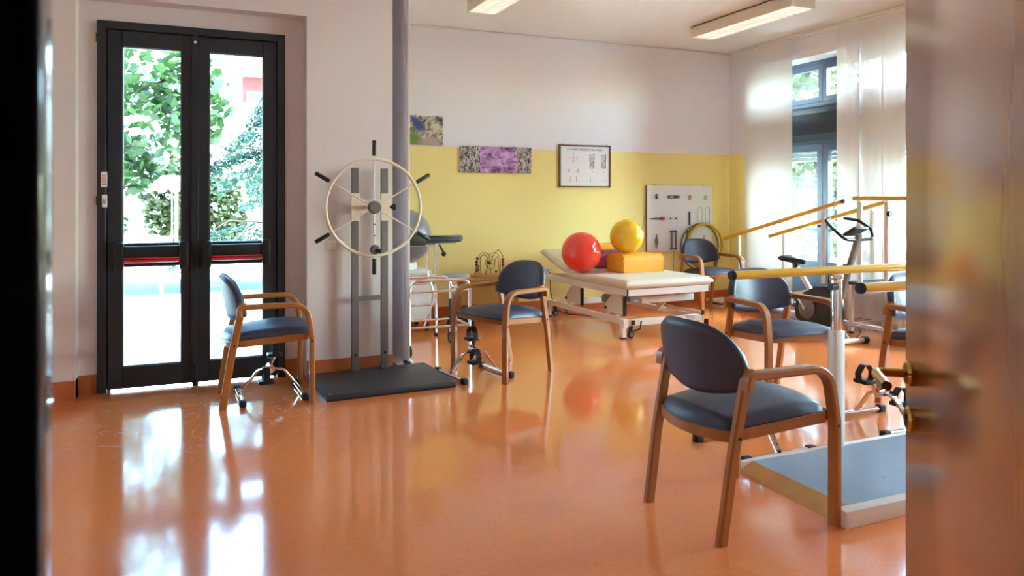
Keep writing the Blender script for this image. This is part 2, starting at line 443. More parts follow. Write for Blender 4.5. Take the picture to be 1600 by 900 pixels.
# doorway jamb on the left, very near
j = MB(); j.box(-0.40, -0.082, 0.352, 0.379, 0, 2.2); j.box(-0.40, -0.075, 0.20, 0.352, 0, 2.2)
jo = structure(j.build('trim_2', M['jamb'], smooth=False), 'dark door jamb very near on the left', 'door jamb')
e = MB(); e.box(-0.40, -0.0605, 0.379, 0.411, 0, 2.15, 0.006, 4); e.build('edge_strip', M['jamb_gloss'], jo)
structure(MB().box(0.845, 0.93, 0.24, 0.40, 0, 2.15, 0.004, 2).build('trim_3', M['door_wood']), 'wooden door jamb on the hinge side', 'door jamb')

# ---------------------------------------------------------------- garden door (door_1)
d1 = bpy.data.objects.new('door_1', None); C.objects.link(d1); d1.location = (0, 5.62, 0)
structure(d1, 'black framed double glass door to the garden with red push bars', 'door')
f = MB()
f.box(-0.58, -0.525, 0, 0.09, 0, 2.488, 0.003, 1); f.box(0.568, 0.623, 0, 0.09, 0, 2.488, 0.003, 1); f.box(-0.525, 0.568, 0, 0.09, 2.435, 2.488, 0.003, 1)
f.box(-0.526, -0.505, 0.076, 0.09, 0, 2.436); f.box(0.548, 0.569, 0.076, 0.09, 0, 2.436); f.box(-0.505, 0.548, 0.076, 0.09, 2.415, 2.436)
f.build('frame', M['black_frame'], d1)
def leaf(x0, x1, g0, g1, side):
    L = MB()
    y0, y1 = 0.015, 0.075
    L.box(x0, g0, y0, y1, 0.018, 2.43, 0.003, 1); L.box(g1, x1, y0, y1, 0.018, 2.43, 0.003, 1)
    L.box(g0, g1, y0, y1, 2.325, 2.43, 0.003, 1); L.box(g0, g1, y0, y1, 0.84, 0.99, 0.003, 1); L.box(g0, g1, y0, y1, 0.018, 0.162, 0.003, 1)
    lf = L.build('leaf', M['black_frame'], d1)
    MB().box(g0, g1, 0.042, 0.048, 0.99, 2.325).build('pane', M['door_glass'], lf, smooth=False)
    MB().box(g0, g1, 0.042, 0.048, 0.162, 0.84).build('pane', M['door_glass'], lf, smooth=False)
    g = MB()
    for a, z0, z1 in ((g0, 0.162, 0.84), (g0, 0.99, 2.325)):
        for (p, q, r_, s_) in ((g0, g0+0.006, z0, z1), (g1-0.006, g1, z0, z1), (g0, g1, z0, z0+0.006), (g0, g1, z1-0.006, z1)):
            g.box(p, q, 0.034, 0.056, r_, s_)
    g.build('glazing_bead', M['grey_steel'], lf, smooth=False)
    p = MB()
    p.box(g0-0.045, g0+0.012, -0.055, 0.02, 0.82, 1.005, 0.008, 2); p.box(g1-0.012, g1+0.045, -0.055, 0.02, 0.82, 1.005, 0.008, 2)
    p.build('bar_bracket', M['black'], lf)
    q = MB(); q.box(g0+0.01, g1-0.01, -0.062, -0.04, 0.868, 0.888, 0.006, 2); q.box(g0+0.01, g1-0.01, -0.058, -0.036, 0.892, 0.902, 0.003, 1)
    q.build('push_bar', M['red'], lf)
    MB().box(g0+0.01, g1-0.01, -0.038, 0.015, 0.90, 0.978, 0.006, 2).build('bar_case', M['black'], lf)
leaf(-0.52, 0.018, -0.43, -0.068, -1)
leaf(0.024, 0.563, 0.112, 0.472, 1)
MB().box(-0.005, 0.045, 0.0, 0.016, 0.018, 2.43, 0.004, 1).build('cover_strip', M['black_frame'], d1)
MB().sphere((0.02, -0.004, 2.385), 0.014, 12, 8).build('top_catch', M['chrome'], d1)
h = MB(); h.cyl((0.02, 0.0, 0.03), (0.02, -0.006, 0.15), 0.012, 10); h.box(0.0, 0.04, -0.012, 0.015, 0.0, 0.035, 0.004, 1)
h.build('floor_bolt', M['black'], d1)
for z in (1.285, 2.37): MB().cyl((-0.588, 0.01, z-0.03), (-0.588, 0.01, z+0.03), 0.007, 10).build('hinge', M['brass'], d1)
st = MB().box(-0.556, -0.518, -0.006, 0.001, 1.375, 1.478, 0.002, 1).build('sticker_plate', M['paper'], d1)
s2 = MB()
for k in range(6): s2.box(-0.551, -0.523 - 0.004*(k % 2), -0.0072, -0.006, 1.39+k*0.012, 1.394+k*0.012)
s2.build('print', M['ink_red'], st, smooth=False)
bt = MB().box(-0.550, -0.518, -0.012, 0.001, 1.24, 1.325, 0.003, 1).build('button_plate', M['paper'], d1)
MB().box(-0.541, -0.527, -0.016, -0.012, 1.265, 1.295, 0.002, 1).build('button', M['ink_grey'], bt)

# ---------------------------------------------------------------- wooden entrance door (door_2), opened towards us
fe, hg = Vector((1.366, 1.10, 0)), Vector((0.835, 0.408, 0))
dv = (hg - fe); Wd = dv.length; ang = math.atan2(dv.y, dv.x)
d2 = bpy.data.objects.new('door_2', None); C.objects.link(d2); d2.location = fe; d2.rotation_euler = (0, 0, ang)
structure(d2, 'glossy brown wooden door standing open on the right', 'door')
# local x runs from the latch edge to the hinge; the visible face is on the local -y side
MB().box(0, Wd, 0, 0.042, 0.012, 2.12, 0.003, 2).build('door_leaf', M['door_wood'], d2)
hz = 0.945
hd = MB(); hd.lathe([(0, 0), (0.026, 0), (0.026, -0.006), (0.021, -0.011), (0, -0.011)], (0.045, 0, hz), 'Y', 20)
ro = hd.build('rosette', M['brass'], d2)
lv = MB(); lv.tube(fillet([(0.045, -0.008, hz), (0.045, -0.068, hz), (0.165, -0.072, hz)], 0.02), [0.0095]*9, 12)
lv.build('lever', M['brass'], d2)
ky = MB(); ky.lathe([(0, 0), (0.026, 0), (0.026, -0.006), (0.021, -0.010), (0, -0.010)], (0.045, 0, hz-0.092), 'Y', 20)
ko = ky.build('keyhole_rosette', M['brass'], d2)
MB().box(0.041, 0.049, -0.0115, -0.009, hz-0.105, hz-0.082).build('keyhole', M['black'], ko, smooth=False)
for z in (0.25, 1.85): MB().cyl((Wd-0.004, -0.01, z-0.05), (Wd-0.004, -0.01, z+0.05), 0.008, 10).build('hinge', M['brass'], d2)

# ---------------------------------------------------------------- windows in the right wall
def window(name, y0, y1, label):
    o = bpy.data.objects.new(name, None); C.objects.link(o); o.location = (6.66, 0, 0)
    structure(o, label, 'window')
    n = max(1, round((y1 - y0) / 1.44)); wd = (y1 - y0) / n
    F = MB()
    F.box(0, 0.08, y0, y0+0.05, 0, 2.9); F.box(0, 0.08, y1-0.05, y1, 0, 2.9)
    F.box(0, 0.08, y0, y1, 2.85, 2.9); F.box(0, 0.08, y0, y1, 2.34, 2.41); F.box(0, 0.08, y0, y1, 1.93, 1.99); F.box(0, 0.08, y0, y1, 0, 0.05)
    for k in range(1, n): F.box(0, 0.08, y0+k*wd-0.04, y0+k*wd+0.04, 0, 2.9)
    F.build('frame', M['win_frame'], o, smooth=False)
    P = MB(); P.prism([(-0.12, 2.33), (0.08, 2.40), (0.08, 1.97), (-0.02, 1.97), (-0.15, 2.03), (-0.15, 2.27)], y0+0.02, y1-0.02, 'XZ')
    P.build('shutter_box', M['black_frame'], o, smooth=False)
    for k in range(2*n):
        a, b = y0 + k*wd/2, y0 + (k+1)*wd/2
        a += 0.045 if k % 2 == 0 else 0.005; b -= 0.005 if k % 2 == 0 else 0.045
        S = MB()
        for (p, q, r_, s_) in ((a, a+0.055, 2.415, 2.845), (b-0.055, b, 2.415, 2.845), (a+0.055, b-0.055, 2.415, 2.47), (a+0.055, b-0.055, 2.79, 2.845)):
            S.box(-0.015, 0.05, p, q, r_, s_)
        so = S.build('transom_sash', M['win_frame'], o, smooth=False)
        MB().box(0.015, 0.021, a+0.055, b-0.055, 2.47, 2.79).build('pane', M['glass'], so, smooth=False)
        S = MB()
        for (p, q, r_, s_) in ((a, a+0.075, 0.06, 1.925), (b-0.075, b, 0.06, 1.925), (a+0.075, b-0.075, 1.85, 1.925), (a+0.075, b-0.075, 0.06, 0.13),
                               (a+0.075, b-0.075, 0.50, 0.57), (a+0.075, b-0.075, 0.925, 0.955)):
            S.box(-0.015, 0.05, p, q, r_, s_)
        so = S.build('sash', M['win_frame'], o, smooth=False)
        MB().box(0.015, 0.021, a+0.075, b-0.075, 0.57, 0.925).build('pane', M['glass'], so, smooth=False)
        MB().box(0.015, 0.021, a+0.075, b-0.075, 0.955, 1.85).build('pane', M['glass'], so, smooth=False)
        MB().box(0.0, 0.035, a+0.075, b-0.075, 0.13, 0.50, 0.004, 1).build('lower_panel', M['win_frame'], so)
        MB().cyl((-0.02, (b-0.035 if k % 2 == 0 else a+0.035), 0.98), (-0.05, (b-0.035 if k % 2 == 0 else a+0.035), 0.98), 0.012, 10).build('handle', M['black'], so)
    for i in range(5):
        MB().box(0.10, 0.118, y0+0.03, y1-0.03, 1.74+i*0.048, 1.78+i*0.048, 0.004, 1).build('shutter_slat', M['shutter'], o)
window('window_1', 3.73, 7.33, 'tall blue grey framed window doors with transoms and a shutter box')
window('window_unseen', 1.20, 3.00, 'unseen tall framed window, added to light the room')  # out of view, added as a light source and widened for the left wall

# curtains: flat white panels on a ceiling track
tr = MB(); tr.box(6.30, 6.39, 4.2, 7.42, 3.135, 3.168, 0.003, 1)
tag(tr.build('curtain_track', M['white'], None), 'white ceiling track carrying the panel curtains', 'curtain track')
def curtain(y0, y1, x, label):
    o = thing('panel_curtain', label, 'curtain', (x, (y0+y1)/2, 0.08), 0, 'white panel curtains')
    m = MB(); n = 12; hw = (y1-y0)/2
    rows = []
    for i in range(n+1):
        yy = -hw + 2*hw*i/n
        xo = 0.006*math.sin(i*1.1+y0*5)
        rows.append([m.bm.verts.new((xo*(1-0.7*t), yy, 3.05*t)) for t in (0, 0.25, 0.5, 0.75, 1.0)])
    for i in range(n):
        for k in range(4): m.bm.faces.new((rows[i][k], rows[i+1][k], rows[i+1][k+1], rows[i][k+1]))
    m.build('cloth', M['curtain'], o)
    MB().box(-0.008, 0.008, -hw+0.004, hw-0.004, -0.012, 0.012, 0.003, 1).build('hem_bar', M['white'], o)
    MB().box(-0.008, 0.008, -hw+0.004, hw-0.004, 3.035, 3.06, 0.003, 1).build('carrier', M['white'], o)
curtain(6.59, 7.40, 6.345, 'white panel curtain beside the yellow corner, left of the window gap')
curtain(5.63, 5.925, 6.325, 'narrow white panel curtain just right of the window gap')
curtain(5.335, 5.66, 6.350, 'middle white panel curtain, a shade darker, right of the window gap')
curtain(5.09, 5.365, 6.325, 'white panel curtain nearest to the open wooden door')

# ---------------------------------------------------------------- folded partition at the end of the garden wall
pt = thing('folding_partition', 'grey lilac folding partition stacked against the wall end', 'partition', (1.495, 5.62, 0))
zz = [(-0.015, 0.62), (0.045, 0.0), (0.090, 0.60), (0.062, 0.05), (0.125, 0.6)]
for i in range(4):
    (xa, ya), (xb, yb) = zz[i], zz[i+1]
    if i == 0:                                        # the near leaf bows a little
        pts = [Vector((xa+(xb-xa)*t + 0.018*math.sin(PI*t), ya+(yb-ya)*t, 0)) for t in [k/10 for k in range(11)]]
    else:
        pts = [Vector((xa, ya, 0)), Vector((xb, yb, 0))]
    m = MB()
    for a, c in zip(pts, pts[1:]):
        nrm = Vector((-(c-a).y, (c-a).x, 0)).normalized()*0.006
        m.prism([(a-nrm)[:2], (c-nrm)[:2], (c+nrm)[:2], (a+nrm)[:2]], 0.03, 3.14)
    bmesh.ops.remove_doubles(m.bm, verts=m.bm.verts[:], dist=1e-4)
    m.build('leaf', M['partition'], pt)
MB().box(0.040, 0.056, -0.016, 0.004, 0.02, 3.14, 0.003, 2).build('edge_post', M['cream'], pt)
MB().box(-0.03, 0.10, 0.02, 0.62, 0.0, 0.028, 0.003, 1).build('floor_guide', M['white'], pt)
for y in (-0.005, 0.022): MB().cyl((0.015, y, 0.02), (0.06, y, 0.02), 0.02, 12).build('caster', M['rubber'], pt)
MB().box(-0.03, 0.14, 0.0, 0.64, 3.14, 3.17).build('ceiling_track', M['white'], pt, smooth=False)

# ---------------------------------------------------------------- ceiling lamps
def lamp(x, y, label):
    o = thing('ceiling_lamp', label, 'ceiling lamp', (x, y, 3.05), 0, 'fluorescent ceiling lamps')
    m = MB(); m.box(0, 0.285, 0, 0.006, 0, 0.119); m.box(0, 0.285, 1.474, 1.48, 0, 0.119); m.box(0, 0.006, 0.006, 1.474, 0, 0.119); m.box(0.279, 0.285, 0.006, 1.474, 0, 0.119)
    m.box(0, 0.285, 0, 1.48, 0.108, 0.119)
    m.build('housing', M['cream'], o, smooth=False)
    m = MB(); m.prism([(0.02, 0.0), (0.265, 0.0), (0.275, 0.012), (0.01, 0.012)], 0.03, 1.45, 'XZ')
    m.build('diffuser', M['lamp_glow'], o, smooth=False)
    m = MB()
    for k in range(19): m.box(0.008, 0.277, 0.05+k*0.0766, 0.054+k*0.0766, -0.004, 0.010)
    m.box(0.138, 0.146, 0.01, 1.47, -0.004, 0.010)
    m.build('louvre', M['white'], o, smooth=False)
    for y0 in (0.12, 1.36): MB().cyl((-0.004, y0, 0.075), (0.002, y0, 0.075), 0.006, 8).build('screw', M['brass'], o)
lamp(5.0, 5.2, 'long boxed fluorescent lamp on the ceiling near the window')
lamp(2.38, 5.12, 'boxed fluorescent lamp cut by the top edge, above the pictures')

# ---------------------------------------------------------------- armchairs
def make_chair():
    o = thing('armchair', 'x', 'chair', (0,0,0), 0, 'navy armchairs with bent wood arms')
    for s in (-1, 1):
        m = MB(); m.sweep([(-0.265, s*0.225, 0), (-0.22, s*0.232, 0.30), (-0.148, s*0.238, 0.655)], (0, 1, 0), 0.034, 0.045)
        lg = m.build('leg', M['wood'], o)
        for z, x in ((0.395, -0.198), (0.60, -0.157)):
            MB().cyl((x, s*0.25, z), (x, s*0.256, z), 0.006, 8).build('screw', M['black'], lg)
        p = fillet([(-0.172, s*0.262, 0.575), (-0.168, s*0.262, 0.630), (0.23, s*0.278, 0.630), (0.262, s*0.285, 0.42), (0.262, s*0.285, 0.0)], [0, 0.028, 0.11, 0.30, 0], 8)
        m = MB(); m.sweep(p, (0, 1, 0), 0.050, 0.033)
        am = m.build('armrest', M['wood'], o)
        MB().cyl((0.258, s*0.307, 0.40), (0.258, s*0.311, 0.40), 0.007, 8).build('screw', M['black'], am)
    # apron round the seat
    pth = []
    for k in range(13):
        t = -1 + 2*k/12; pth.append((-0.205 - 0.055*(1-t*t), t*0.212, 0.408))
    for k in range(13):
        t = 1 - 2*k/12; pth.append((0.235 + 0.035*(1-t*t), t*0.258, 0.408))
    pth = [(a, b, c + 0.075*a) for a, b, c in pth]                  # the seat rises a little to the front
    MB().sweep(pth, (0, 0, 1), 0.042, 0.018, closed=True).build('apron', M['wood'], o)
    sb = MB().prism([(p[0], p[1]) for p in pth], 0.402, 0.418)
    for v_ in sb.bm.verts: v_.co.z += 0.075*v_.co.x
    sb.build('seat_board', M['white'], o, smooth=False)
    def seat(top):
        def fn(u, v):
            s = 2*u - 1
            hw = 0.205 + 0.048*v
            xr, xf = -0.212 - 0.055*(1-s*s), 0.262 + 0.035*(1-s*s)
            x = xr + (xf-xr)*v; y = s*hw
            e = min(min(u, 1-u)*2*hw, min(v, 1-v)*(xf-xr))
            k = math.sqrt(max(0, 1-(1-min(1, e/0.035))**2))
            if top:
                crown = 0.034*(1-s*s)*(1-(2*v-1)**2*0.6) + 0.075*x
                return Vector((x, y, 0.432 + 0.036*k + crown - 0.02*max(0, v-0.72)/0.28))
            return Vector((x, y, 0.430 - 0.014*k + 0.075*x))
        return fn
    MB().cushion(seat(True), seat(False), 20, 20).build('seat', M['vinyl'], o, angle=60)
    def back(front):
        def fn(u, v):
            s = 2*u - 1; y = 0.252*s
            zb = 0.525 + 0.045*s*s; zt = 0.632 + 0.186*(1-abs(s)**3.4)**0.55
            z = zb + (zt-zb)*v
            xc = -0.222 - (z-0.60)*0.20 + 0.086*s*s
            e = min(min(u, 1-u)*0.5, min(v, 1-v)*(zt-zb))
            k = math.sqrt(max(0, 1-(1-min(1, e/0.022))**2))
            h = 0.004 + 0.017*k
            return Vector((xc + (h if front else -h), y - (0.5*s*h if front else -0.5*s*h), z))
        return fn
    MB().cushion(back(True), back(False), 30, 14).build('backrest', M['vinyl'], o, angle=60)
    return o
ch0 = make_chair()
chairs = [
    (0.438, 5.115, 0.0, 'navy armchair in profile in front of the glass garden door'),
    (2.165, 5.165, R(200), 'navy armchair in the middle of the room, back to the treatment table'),
    (2.078, 2.488, R(2.5), 'nearest and largest navy armchair, seen from behind at the parallel bars'),
    (3.547, 3.82, R(-92.4), 'navy armchair behind the front yellow rail of the parallel bars'),
    (5.55, 7.08, R(-91), 'navy armchair in the far corner below the hanging rings'),
    (4.25, 3.17, R(-91), 'armchair mostly hidden by the open wooden door, one wooden post showing'),
]
for i, (x, y, a, lab) in enumerate(chairs):
    o = ch0 if i == 0 else copy_tree(ch0)
    o.location = (x, y, 0); o.rotation_euler = (0, 0, a); o['label'] = lab

# ---------------------------------------------------------------- pedal exercisers
def make_pedals():
    o = thing('pedal_exerciser', 'x', 'pedal exerciser', (0,0,0), 0, 'chrome pedal exercisers')
    for s in (-1, 1):
        b = MB().tube([(s*0.19, -0.19, 0.020), (s*0.19, 0.19, 0.020)], 0.0165, 14).build('foot_bar', M['chrome'], o)
        for t in (-1, 1):
            MB().box(s*0.19-0.021, s*0.19+0.021, t*0.205-0.026, t*0.205+0.026, 0.0, 0.042, 0.009, 3).build('end_cap', M['rubber'], b)
        st = MB().sweep(fillet([(s*0.19, 0, 0.03), (s*0.085, 0, 0.168), (s*0.03, 0, 0.180)], 0.05), (0, 1, 0), 0.034, 0.014).build('strut', M['chrome'], o)
        MB().cyl((s*0.188, 0, 0.037), (s*0.188, 0, 0.047), 0.011, 10).build('bolt', M['black'], st)
    h = MB(); h.cyl((0, -0.045, 0.183), (0, 0.045, 0.183), 0.026, 18); h.build('hub', M['chrome'], o)
    kn = MB(); kn.cyl((0, 0, 0.20), (0, 0, 0.235), 0.008, 10); kn.cyl((0, 0, 0.23), (0, 0, 0.25), 0.019, 12); kn.build('tension_knob', M['black'], o)
    for s in (-1, 1):
        dx, dz = s*0.040, s*0.066
        c = MB().sweep([(0, s*0.052, 0.183), (dx, s*0.058, 0.183+dz)], (0, 1, 0), 0.009, 0.02).build('crank', M['chrome'], o)
        p = MB(); cx, cy, cz = dx, s*0.096, 0.183+dz
        p.box(cx-0.048, cx+0.048, cy-0.042, cy+0.042, cz-0.012, cz+0.012, 0.005, 2); p.cyl((cx, s*0.055, cz), (cx, cy, cz), 0.007, 8)
        po = p.build('pedal', M['black'], o)
        MB().sweep(fillet([(cx, cy-0.047, cz-0.006), (cx, cy-0.054, cz+0.05), (cx, cy-0.02, cz+0.092), (cx, cy+0.02, cz+0.092), (cx, cy+0.054, cz+0.05), (cx, cy+0.047, cz-0.006)], 0.02, 4), (1, 0, 0), 0.042, 0.006).build('strap', M['black'], po)
    return o
pe0 = make_pedals()
peds = [
    (0.475, 5.135, R(2), 'chrome pedal exerciser under the chair at the garden door'),
    (1.905, 5.14, R(9), 'chrome pedal exerciser with black straps beside the dark platform board'),
    (2.69, 3.068, R(90), 'chrome pedal exerciser under the nearest chair, lettered on its strut'),
    (3.655, 3.09, R(90), 'chrome pedal exerciser next to the brass lever of the wooden door'),
]
for i, (x, y, a, lab) in enumerate(peds):
    o = pe0 if i == 0 else copy_tree(pe0)
    o.location = (x, y, 0); o.rotation_euler = (0, 0, a); o['label'] = lab
    if i == 2: lettered = o
# lettering on the strut that shows (local -x strut after the quarter turn faces the camera)
sv = Vector((0.105, 0, 0.138)).normalized()
rotm = Matrix((sv, Vector((0, -1, 0)), sv.cross(Vector((0, -1, 0))))).transposed()
tx = text('lettering', 'KETTLER', 0.0225, (0, 0, 0), (0, 0, 0), M['ink'], lettered)
up = Vector((-0.138, 0, 0.105)).normalized()
ex = (-sv); ey = Vector((0, 1, 0)); ez = ex.cross(ey)
if ez.dot(up) < 0: ey = -ey; ez = -ez
tx.matrix_local = Matrix.Translation(Vector((-0.112, 0, 0.133)) + up*0.0078 + ex*0.004) @ Matrix((ex, ey, ez)).transposed().to_4x4()

# ---------------------------------------------------------------- shoulder wheel with its board
sw = thing('shoulder_wheel', 'cream shoulder wheel with black grips on two steel posts and a dark board', 'exercise wheel', (1.215, 5.165, 0), R(2.5))
bd = MB().box(-0.44, 0.44, -0.325, 0.325, 0.008, 0.042, 0.005, 2).build('board', M['deck_black'], sw)
MB().box(-0.442, 0.442, -0.327, 0.327, 0.0, 0.014).build('edge_band', M['black'], bd, smooth=False)
for x in (-0.42, 0.42):
    for y in (-0.305, 0.305): MB().cyl((x, y, 0.042), (x, y, 0.046), 0.009, 10).build('screw', M['chrome'], bd)
for x in (-0.112, 0.108):
    p = MB().box(x-0.026, x+0.026, 0.262, 0.290, 0.042, 1.522, 0.003, 1).build('post', M['steel'], sw)
    MB().box(x-0.034, x+0.034, 0.255, 0.30, 0.042, 0.062, 0.003, 1).build('foot_plate', M['steel'], p)
    MB().cyl((x, 0.255, 0.16), (x, 0.262, 0.16), 0.010, 10).build('bolt', M['black'], p)
MB().box(-0.09, 0.086, 0.266, 0.286, 0.55, 0.585, 0.002, 1).build('crossbar', M['steel'], sw)
cr = MB(); cr.box(-0.145, -0.08, 0.246, 0.262, 1.135, 1.337, 0.003, 1); cr.box(0.076, 0.142, 0.246, 0.262, 1.135, 1.337, 0.003, 1); cr.box(-0.085, 0.085, 0.248, 0.260, 1.19, 1.29, 0.003, 1)
ca = cr.build('carriage', M['cream'], sw)
kn = MB(); kn.cyl((0.142, 0.254, 1.236), (0.165, 0.254, 1.236), 0.010, 10); kn.cyl((0.163, 0.254, 1.236), (0.185, 0.254, 1.236), 0.024, 14); kn.build('lock_knob', M['black'], ca)
WX, WY, WZ, WR = -0.035, 0.03, 1.237, 0.340
MB().cyl((WX, WY, WZ), (WX, 0.248, WZ), 0.016, 14).build('axle', M['chrome'], sw)
MB().tube([(WX+WR*math.cos(2*PI*k/64), WY, WZ+WR*math.sin(2*PI*k/64)) for k in range(64)], 0.0115, 10, closed=True).build('rim', M['cream'], sw)
for k in range(6):
    a = R(90+60*k); c, s = math.cos(a), math.sin(a)
    MB().cyl((WX+0.03*c, WY, WZ+0.03*s), (WX+0.372*c, WY, WZ+0.372*s), 0.0052, 8).build('spoke', M['cream'], sw)
    MB().tube([(WX+q*c, WY, WZ+q*s) for q in (0.362, 0.366, 0.466, 0.472)], [0.011, 0.0145, 0.0145, 0.011], 12).build('grip', M['black'], sw)
MB().lathe([(0, -0.03), (0.04, -0.03), (0.046, -0.02), (0.046, 0.012), (0, 0.012)], (WX, WY, WZ), 'Y', 28).build('hub', M['steel'], sw)
ad = MB().lathe([(0, -0.028), (0.028, -0.028), (0.034, -0.018), (0.034, 0.012), (0, 0.012)], (WX+0.002, WY-0.008, WZ-0.297), 'Y', 24).build('slider', M['grey_steel'], sw)
MB().cyl((WX+0.01, WY-0.03, WZ-0.305), (WX+0.035, WY-0.095, WZ-0.308), 0.015, 12).build('hand_knob', M['black'], ad)
for q in (0.12, 0.20): MB().cyl((WX, WY-0.007, WZ-q), (WX, WY-0.004, WZ-q), 0.006, 8).build('stop_hole', M['black'], sw)

# wall plates on the garden wall
sp = thing('switch_plate', 'cream four rocker light switch left of the wheel posts', 'switch', (0.968, 5.52, 0.955))
MB().box(-0.064, 0.064, -0.009, -0.0005, -0.036, 0.036, 0.004, 2).build('plate', M['cream'], sp)
for k in range(4): MB().box(-0.046+k*0.0235, -0.0255+k*0.0235, -0.013, -0.008, -0.023, 0.023, 0.002, 1).build('rocker', M['white'], sp)
bp_ = thing('blank_plate', 'small cream wall plate behind the wheel hub', 'wall plate', (1.165, 5.52, 1.225))
MB().box(-0.04, 0.04, -0.008, -0.0005, -0.04, 0.04, 0.004, 2).build('plate', M['cream'], bp_)
MB().cyl((0, -0.008, 0), (0, -0.011, 0), 0.006, 8).build('screw', M['brass'], bp_)

# ---------------------------------------------------------------- parallel bars with platform
pb = thing('parallel_bars', 'parallel walking bars with thick yellow rails over a blue grey platform', 'parallel bars', (2.36, 2.515, 0))
L = 1.62
dk = MB().box(0.10, L, -0.30, 0.30, 0.012, 0.042, 0.003, 1).build('deck', M['mat_grey'], pb)
MB().box(0.5, 0.51, -0.1, -0.09, 0.042, 0.0425).build('mark', M['black'], dk, smooth=False)
MB().prism([(0.012, 0.0), (0.105, 0.0), (0.105, 0.044), (0.03, 0.012)], -0.30, 0.30, 'XZ').build('ramp_edge', M['lightwood'], pb, smooth=False)
for y0, y1 in ((-0.355, -0.302), (0.302, 0.333)):
    x0 = 0.0 if y0 < 0 else 0.06
    MB().box(x0, L, y0, y1, 0.0, 0.068 if y0 < 0 else 0.044, 0.003, 2).build('curb', M['white_metal'], pb)
for px in (0.645, 1.54):
    for s, yy in ((-1, -0.30), (1, 0.303)):
        p = MB(); p.box(px-0.028, px+0.028, yy-0.03, yy+0.03, 0.042 if s < 0 else 0.044, 0.63, 0.004, 2)
        po = p.build('post', M['white_metal'], pb)
        q = MB(); q.box(px-0.021, px+0.021, yy-0.021, yy+0.021, 0.60, 0.895, 0.006, 3); q.build('inner_tube', M['chrome'], po)
        MB().box(px-0.028, px+0.028, yy-0.027, yy+0.027, 0.885, 0.915, 0.01, 3).build('saddle', M['chrome'], po)
        MB().cyl((px-0.02, yy-0.02, 0.855), (px-0.062, yy-0.02, 0.855), 0.018, 14).build('clamp_knob', M['black'], po)
for x0, yy in ((0.16, -0.272), (0.015, 0.345)):
    r_ = MB().tube([(x0+0.012, yy, 0.93), (L+0.1, yy, 0.93)], 0.0215, 20).build('rail', M['bar_yellow'], pb)
    MB().lathe([(0, -0.006), (0.02, -0.006), (0.0235, 0.0), (0.0235, 0.014), (0, 0.014)], (x0, yy, 0.93), 'X', 20).build('end_cap', M['rubber'], r_)

# ---------------------------------------------------------------- training stairs with ramp and handrails (far right)
ts = thing('training_ramp', 'white training ramp and landing with yellow handrails by the curtains', 'training stairs', (5.845, 4.75, 0))
W_, Ld, zl = 0.44, 0.55, 0.50
def leg(x, y, z0, z1, s=0.019): return MB().box(x-s, x+s, y-s, y+s, z0, z1, 0.003, 1)
for (x, y) in ((0, 0.0), (0, Ld), (W_, 0.0), (W_, Ld)):
    lo = leg(x, y, 0.02, zl-0.03).build('leg', M['white_metal'], ts)
    MB().cyl((x, y, 0), (x, y, 0.022), 0.022, 12).build('foot_pad', M['rubber'], lo)
rl = MB(); rl.box(-0.014, 0.014, 0.02, Ld-0.02, 0.075, 0.105, 0.003, 1); rl.box(W_-0.014, W_+0.014, 0.02, Ld-0.02, 0.075, 0.105, 0.003, 1)
rl.box(0.02, W_-0.02, Ld-0.014, Ld+0.014, 0.075, 0.105, 0.003, 1); rl.box(0.02, W_-0.02, -0.014, 0.014, 0.075, 0.105, 0.003, 1)
rl.build('base_rail', M['white_metal'], ts)
MB().box(-0.025, W_+0.025, -0.025, Ld+0.025, zl-0.03, zl, 0.004, 1).build('landing', M['deck_black'], ts)
# ramp falling towards the back wall
rp = MB(); rp.prism([(Ld+0.03, zl-0.035), (Ld+0.03, zl), (Ld+1.9, 0.022), (Ld+1.9, 0.0), (Ld+1.85, 0.0)], 0.045, W_, 'YZ'); rp.build('ramp', M['cream'], ts, smooth=False)
for k in range(3):                                  # steps falling towards the door
    y1_ = -0.03 - k*0.27; zt = zl - 0.125*(k+1)
    MB().box(0.0, W_, y1_-0.27, y1_, zt-0.03, zt, 0.004, 1).build('step', M['deck_black'], ts)
sd = MB()
for x in (0.0, W_-0.02): sd.prism([(-0.03, 0), (-0.03, 0.34), (-0.30, 0.34), (-0.30, 0.215), (-0.57, 0.215), (-0.57, 0.09), (-0.84, 0.09), (-0.84, 0)], x, x+0.02, 'YZ')
sd.build('step_side', M['white_metal'], ts, smooth=False)
# handrails
def railz(Y): return 1.27 - 0.257*(Y - 5.41)
r1 = MB().tube([(0, 5.41-4.75, 1.27), (0, 7.16-4.75, railz(7.16))], 0.0205, 16).build('handrail', M['bar_yellow'], ts)
r2 = MB().tube([(W_, 5.28-4.75, 1.265), (W_, 6.89-4.75, 1.265-0.257*1.61)], 0.0205, 16).build('handrail', M['bar_yellow'], ts)
r3 = MB().tube([(0, -0.06, 1.30), (0, 5.27-4.75, 1.30)], 0.0205, 16).build('handrail', M['bar_yellow'], ts)
r4 = MB().tube([(W_, -0.16, 1.30), (W_, 0.42, 1.30)], 0.0205, 16).build('handrail', M['bar_yellow'], ts)
MB().cyl((0, -0.075, 1.30), (0, -0.058, 1.30), 0.0215, 16).build('end_cap', M['rubber'], r3)
MB().cyl((0, 0.505+0.152, 1.27), (0, 0.505+0.14, 1.272), 0.0215, 16).build('end_cap', M['rubber'], r1)
